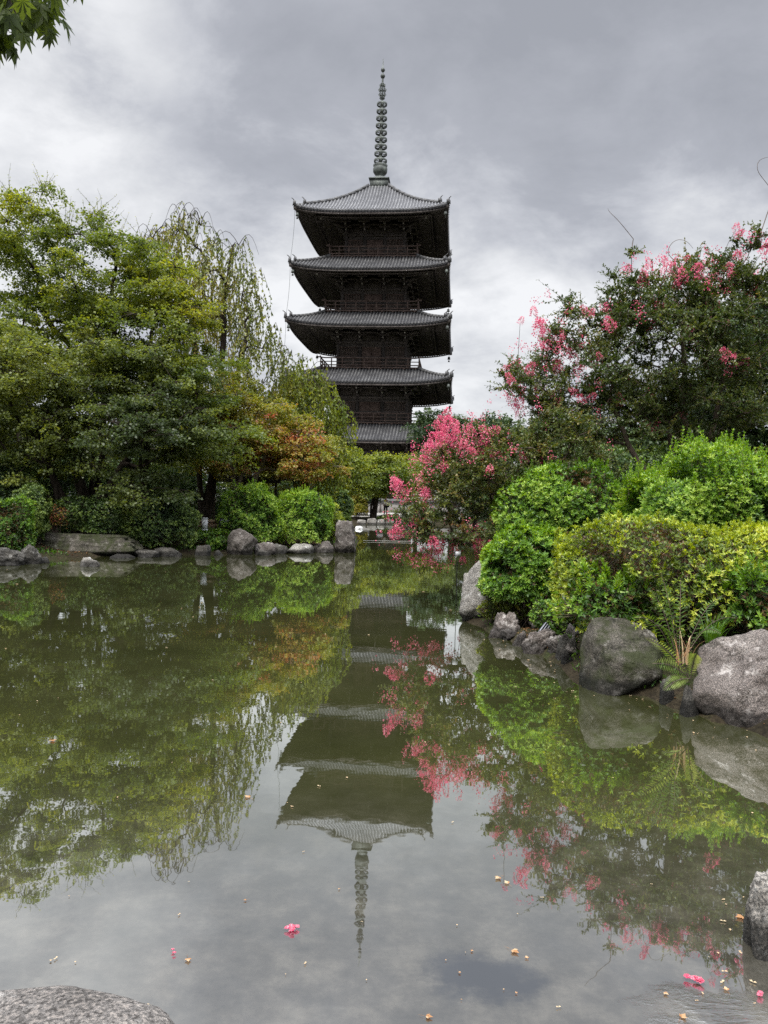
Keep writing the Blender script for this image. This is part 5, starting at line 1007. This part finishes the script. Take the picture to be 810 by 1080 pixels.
b_ = MB(); b_.box((0, 0, (zt + zb) / 2), (.15, .13, zt - zb)); b_.box((0, 0, zt + .012), (.18, .16, .024)); b_.box((0, 0, zb - .01), (.17, .15, .02)); b_.build('lamp_housing', M['white_plastic'], root)
b_ = MB(); b_.tube([(0, 0, -.1), (0, 0, zb)], .025, 8); b_.build('post', M['grey_metal'], root)
def floodlight(label, px, py, d, s_, rz, tilt, group):
    q = P(px, py, d); g0 = gz1(q[0], q[1]); root = empty('floodlight', (q[0], q[1], g0), rz); tag(root, label, 'floodlight', group); zc = q[2] - g0
    R_ = Matrix.Rotation(tilt, 4, 'X')
    h = MB(); h.box((0, 0, 0), (s_, s_ * .28, s_ * .8)); h.box((0, -s_ * .16, 0), (s_ * 1.08, .03, s_ * .88))
    for k in range(7): h.box((-s_ * .42 + k * s_ * .14, s_ * .2, 0), (s_ * .03, s_ * .16, s_ * .7))
    o = h.build('housing', M['dark_metal'], root); o.location = (0, 0, zc); o.rotation_euler = (tilt, 0, 0)
    l_ = MB(); l_.box((0, -s_ * .16 - .022, 0), (s_ * .92, .012, s_ * .72)); o = l_.build('lens', M['white_plastic'] if group == 'a' else M['grey_metal'], root); o.location = (0, 0, zc); o.rotation_euler = (tilt, 0, 0)
    b_ = MB(); b_.tube([(-s_ * .56, 0, 0), (-s_ * .56, 0, -s_ * .6), (s_ * .56, 0, -s_ * .6), (s_ * .56, 0, 0)], s_ * .03, 5); b_.tube([(0, 0, -s_ * .6), (0, 0, -zc - .1)], s_ * .06, 6); o = b_.build('bracket', M['dark_metal'], root); o.location = (0, 0, zc); return root
o = floodlight('dark garden floodlight with grey fins beside the left round azalea, right of the log rail', 236, 550.5, D1, .26, .6, .5, 'b'); del o['group']
o = floodlight('white-faced floodlight on the bank beneath the overhanging pink myrtle', 482.5, 584, 11.3, .085, .1, -.1, 'a'); del o['group']
root = empty('log_rail', gp(225, 555, D1 + .2)); tag(root, 'low rail of two horizontal pale logs between the white lamp and the floodlight', 'rail')
for py in (549.5, 554.5):
    a, b = P(196, py, D1 + .25) - np.array(root.location), P(234, py, D1 + .25) - np.array(root.location); m_ = MB(); m_.tube([a, b], .042, 8); m_.build('log', M['log'], root)
for px in (199, 228):
    a = P(px, 548, D1 + .32) - np.array(root.location); m_ = MB(); m_.tube([a, [a[0], a[1], -.2]], .04, 8); m_.build('post', M['log'], root)
# trellis
D2 = 27.5; q = gp(258, 520, D2); root = empty('trellis', q); tag(root, 'dark flat-topped wooden trellis on thin posts under the turning maple', 'trellis'); q = np.array(root.location)
for (px, dy) in ((226, 0), (258, 0), (291, 0), (226, 1.7), (258, 1.7), (291, 1.7)):
    a = P(px, 508, D2 + dy) - q; m_ = MB(); m_.tube([a, [a[0], a[1], -.3]], .05, 7); m_.build('post', M['bark_pale'] if dy == 0 and px == 226 else M['wood'], root)
m_ = MB()
for dy in (-.1, 1.7): a, b = P(221, 505.5, D2 + dy) - q, P(296, 508, D2 + dy) - q; b[2] = a[2]; m_ = MB(); m_.bar(a, b, .1, .16); m_.build('beam', M['wood'], root)
m_ = MB()
for f in np.linspace(0, 1, 12): a = P(221, 505.5, D2 - .35) - q + [0, 0, .12]; b = P(296, 505.5, D2 - .35) - q; x = a[0] + (b[0] - a[0]) * f; m_.bar((x, a[1], a[2]), (x, a[1] + 2.5, a[2]), .09, .09)
m_.build('roof_slats', M['wood'], root)
# low wall beyond the far shore
a, b = P(352, 535, 84), P(640, 545, 86); wl = MB(); M['plaster'] = mat_noise('grey_plaster', [(.3, (.20, .19, .185)), (.7, (.34, .325, .31))], scale=.7, bump=.2, rough=.9)
root = empty('garden_wall', (a[0], 84, .3)); tag(root, 'low grey wall with a tiled top beyond the far shore, behind the standing visitor', 'wall'); LX = b[0] - a[0]
wl.box((LX / 2, 0, .75), (LX, .3, 1.5)); wl.build('wall_face', M['plaster'], root); wl = MB(); wl.add([(0, -.4, 1.5), (LX, -.4, 1.5), (LX, 0, 1.8), (0, 0, 1.8), (LX, .4, 1.5), (0, .4, 1.5)], [[0, 1, 2, 3], [3, 2, 4, 5], [0, 5, 4, 1]]); wl.build('coping', M['tile'], root)
for i in range(13): wl = MB(); wl.box((i * LX / 12.0 * .999 + .01, -.18, .72), (.16, .1, 1.5)); wl.build('post', M['wood'], root)
# thin pole on the water, ribbed bar leaning on the bank
a, b = W0(383, 571) + [0, 0, .03], W0(446, 572) + [0, 0, .03]; m_ = MB(); m_.tube([a, (a + b) / 2, b], .012, 6); M['bamboo'] = mat_noise('pale_bamboo', [(.3, (.3, .29, .25)), (.7, (.42, .41, .36))], scale=4, bump=0, rough=.6)
o = m_.build('bamboo_pole', M['bamboo'], local=a); o.location = tuple(a); tag(o, 'thin pale bamboo pole floating across the far water', 'pole')
a, b = P(561, 682, 8.15), P(578, 659, 8.35); root = empty('ribbed_bar', a); tag(root, 'grey ribbed metal bar leaning from the water onto the broken brown rock', 'metal bar')
m_ = MB(); m_.bar((0, 0, 0), b - a, .09, .02, up=(.3, -1, .2)); m_.build('plate', M['dark_metal'], root); sd = unit(np.cross(b - a, [.3, -1, .2]))
for s_ in (-.04, -.014, .014, .04): m_ = MB(); m_.bar(sd * s_ + [0, -.02, 0], b - a + sd * s_ + [0, -.02, 0], .008, .02, up=(.3, -1, .2)); m_.build('rib', M['grey_metal'], root)
# ------------------------------------------------------------------ visitor
def skin_obj(name, joints, edges, radii, mat, parent, sub=1):
    me = bpy.data.meshes.new(name); me.from_pydata([tuple(j) for j in joints], edges, []); o = bpy.data.objects.new(name, me); C.objects.link(o); o.parent = parent
    me.materials.append(mat); md = o.modifiers.new('skin', 'SKIN'); md.use_smooth_shade = True
    if not me.skin_vertices: me.attributes
    sv = me.skin_vertices[0].data if me.skin_vertices else None
    if sv:
        for i, r in enumerate(radii): sv[i].radius = (r, r) if not isinstance(r, tuple) else r
        sv[0].use_root = True
    s2 = o.modifiers.new('sub', 'SUBSURF'); s2.levels = 2; s2.render_levels = 2; return o
for nm, col in (('skin', (.45, .28, .20)), ('shirt', (.72, .72, .74)), ('trousers', (.012, .012, .014)), ('hair', (.012, .009, .008)), ('bag', (.02, .02, .024))):
    M[nm] = mat_noise(nm + '_fabric' if nm in ('shirt', 'trousers', 'bag') else nm + '_surface', [(.3, tuple(x * .9 for x in col)), (.7, col)], scale=20, bump=.1, rough=.8)
pq = gp(406.5, 541, 66); person = empty('person', pq, .35); tag(person, 'person standing on the far path in a white shirt and black trousers', 'person')
def limb_tubes(mb, chains):
    for pts, rr in chains:
        pts = np.array(pts, float); n = len(pts); f = np.linspace(0, n - 1, 4 * n); sm = np.stack([np.interp(f, np.arange(n), pts[:, j]) for j in range(3)], -1); mb.tube(sm, np.interp(f, np.arange(n), rr), 10)
J = [(0, 0, .92), (0, 0, 1.15), (0, .01, 1.38), (0, 0, 1.46), (0, -.01, 1.56), (0, -.02, 1.66), (-.09, 0, .88), (-.10, -.01, .5), (-.11, .02, .09), (-.12, -.12, .03), (.09, 0, .88), (.11, -.03, .5), (.12, .0, .09), (.13, -.14, .03), (-.19, .01, 1.38), (-.24, .02, 1.12), (-.22, -.10, .9), (-.21, -.16, .82), (.19, .01, 1.38), (.25, 0, 1.12), (.20, -.16, 1.02), (.14, -.22, 1.04)]
Ed = [(0, 1), (1, 2), (2, 3), (3, 4), (4, 5), (0, 6), (6, 7), (7, 8), (8, 9), (0, 10), (10, 11), (11, 12), (12, 13), (2, 14), (14, 15), (15, 16), (16, 17), (2, 18), (18, 19), (19, 20), (20, 21)]
Rr = [(.15, .10), (.13, .09), (.15, .09), .055, .085, .075, .085, .06, .04, .035, .085, .06, .04, .035, .06, .042, .032, .03, .06, .042, .032, .03]
def skinned(name, idx, scale, mat):
    mp_ = {j: i for i, j in enumerate(idx)}; me = bpy.data.meshes.new(name); me.from_pydata([J[j] for j in idx], [(mp_[a], mp_[b]) for a, b in Ed if a in mp_ and b in mp_], [])
    me.materials.append(mat); o = bpy.data.objects.new(name, me); C.objects.link(o); o.parent = person; md = o.modifiers.new('skin', 'SKIN'); md.use_smooth_shade = True
    if not me.skin_vertices: 
        bm0 = bmesh.new(); bm0.from_mesh(me); bm0.verts.layers.skin.verify(); bm0.to_mesh(me); bm0.free()
    for i, j in enumerate(idx):
        r = Rr[j]; r = r if isinstance(r, tuple) else (r, r); me.skin_vertices[0].data[i].radius = (r[0] * scale, r[1] * scale)
    me.skin_vertices[0].data[0].use_root = True
    s2 = o.modifiers.new('smooth', 'SUBSURF'); s2.levels = 1; s2.render_levels = 2; return o
skinned('body', list(range(22)), 1.0, M['skin'])
skinned('shirt', [0, 1, 2, 14, 15, 18, 19], 1.18, M['shirt']); skinned('trousers', [0, 6, 7, 8, 10, 11, 12], 1.16, M['trousers'])
hm = MB(); v, f = ICO[3]; v = v * [.095, .105, .12] + [0, .012, 1.66]; keep = ~((v[:, 1] < -.05) & (v[:, 2] < 1.70)); v = np.where(keep[:, None], v, v * [1, .4, 1] + [0, -.01, 0]); hm.add(v, f); hm.build('hair', M['hair'], person, smooth=True)
o = MB(); o.box((.24, .02, .95), (.12, .28, .32)); o.tube([(.24, 0, 1.1), (.12, -.13, 1.3), (-.1, -.1, 1.44), (-.1, .1, 1.44), (.2, .14, 1.1)], .015, 5); o = o.build('shoulder_bag', M['bag']); o.parent = None; o.location = tuple(pq); o.rotation_euler = (0, 0, .35); tag(o, 'black shoulder bag carried by the person in the white shirt', 'bag')

# ------------------------------------------------------------------ leaf litter and small plants over the banks
g = np.random.default_rng(90); n = 90000; X = np.concatenate([g.uniform(-17, 1, n // 2), g.uniform(.5, 8, n // 2)]); Y = np.concatenate([g.uniform(15, 30, n // 2), g.uniform(2.2, 16, n // 2)]); sdv = pond_sd(X, Y); k_ = (sdv > .03) & (sdv < 6); X, Y = X[k_], Y[k_]; Z = ground_z(X, Y)
nz_ = SinNoise(91)(np.stack([X, Y, 0 * X], -1), 1.6); far = Y > 14; fb = FB(); pos = np.stack([X, Y, Z + .01], -1); d = g.normal(size=(len(X), 3)) * [1, 1, .5] + [0, 0, .15]
litter = nz_ < -.1; L_ = np.where(far, .05, .022) * g.uniform(.6, 1.3, len(X))
fb.leaves(pos[litter], d[litter] * [1, 1, .3], g.normal(0, .3, (litter.sum(), 3)) + [0, 0, 1], L_[litter], L_[litter] * .6, g.uniform(0, .28, litter.sum())); o = fb.build('leaf_litter', LM['dry']); o['kind'] = 'stuff'
fb = FB(); gr = ~litter; d2 = d[gr] * [.8, .8, .2] + [0, 0, 1.0]; fb.leaves(pos[gr], d2, g.normal(size=(gr.sum(), 3)), L_[gr] * 2.0, L_[gr] * .6, g.uniform(.1, .7, gr.sum())); o = fb.build('ground_cover', LM['grass']); o['kind'] = 'stuff'
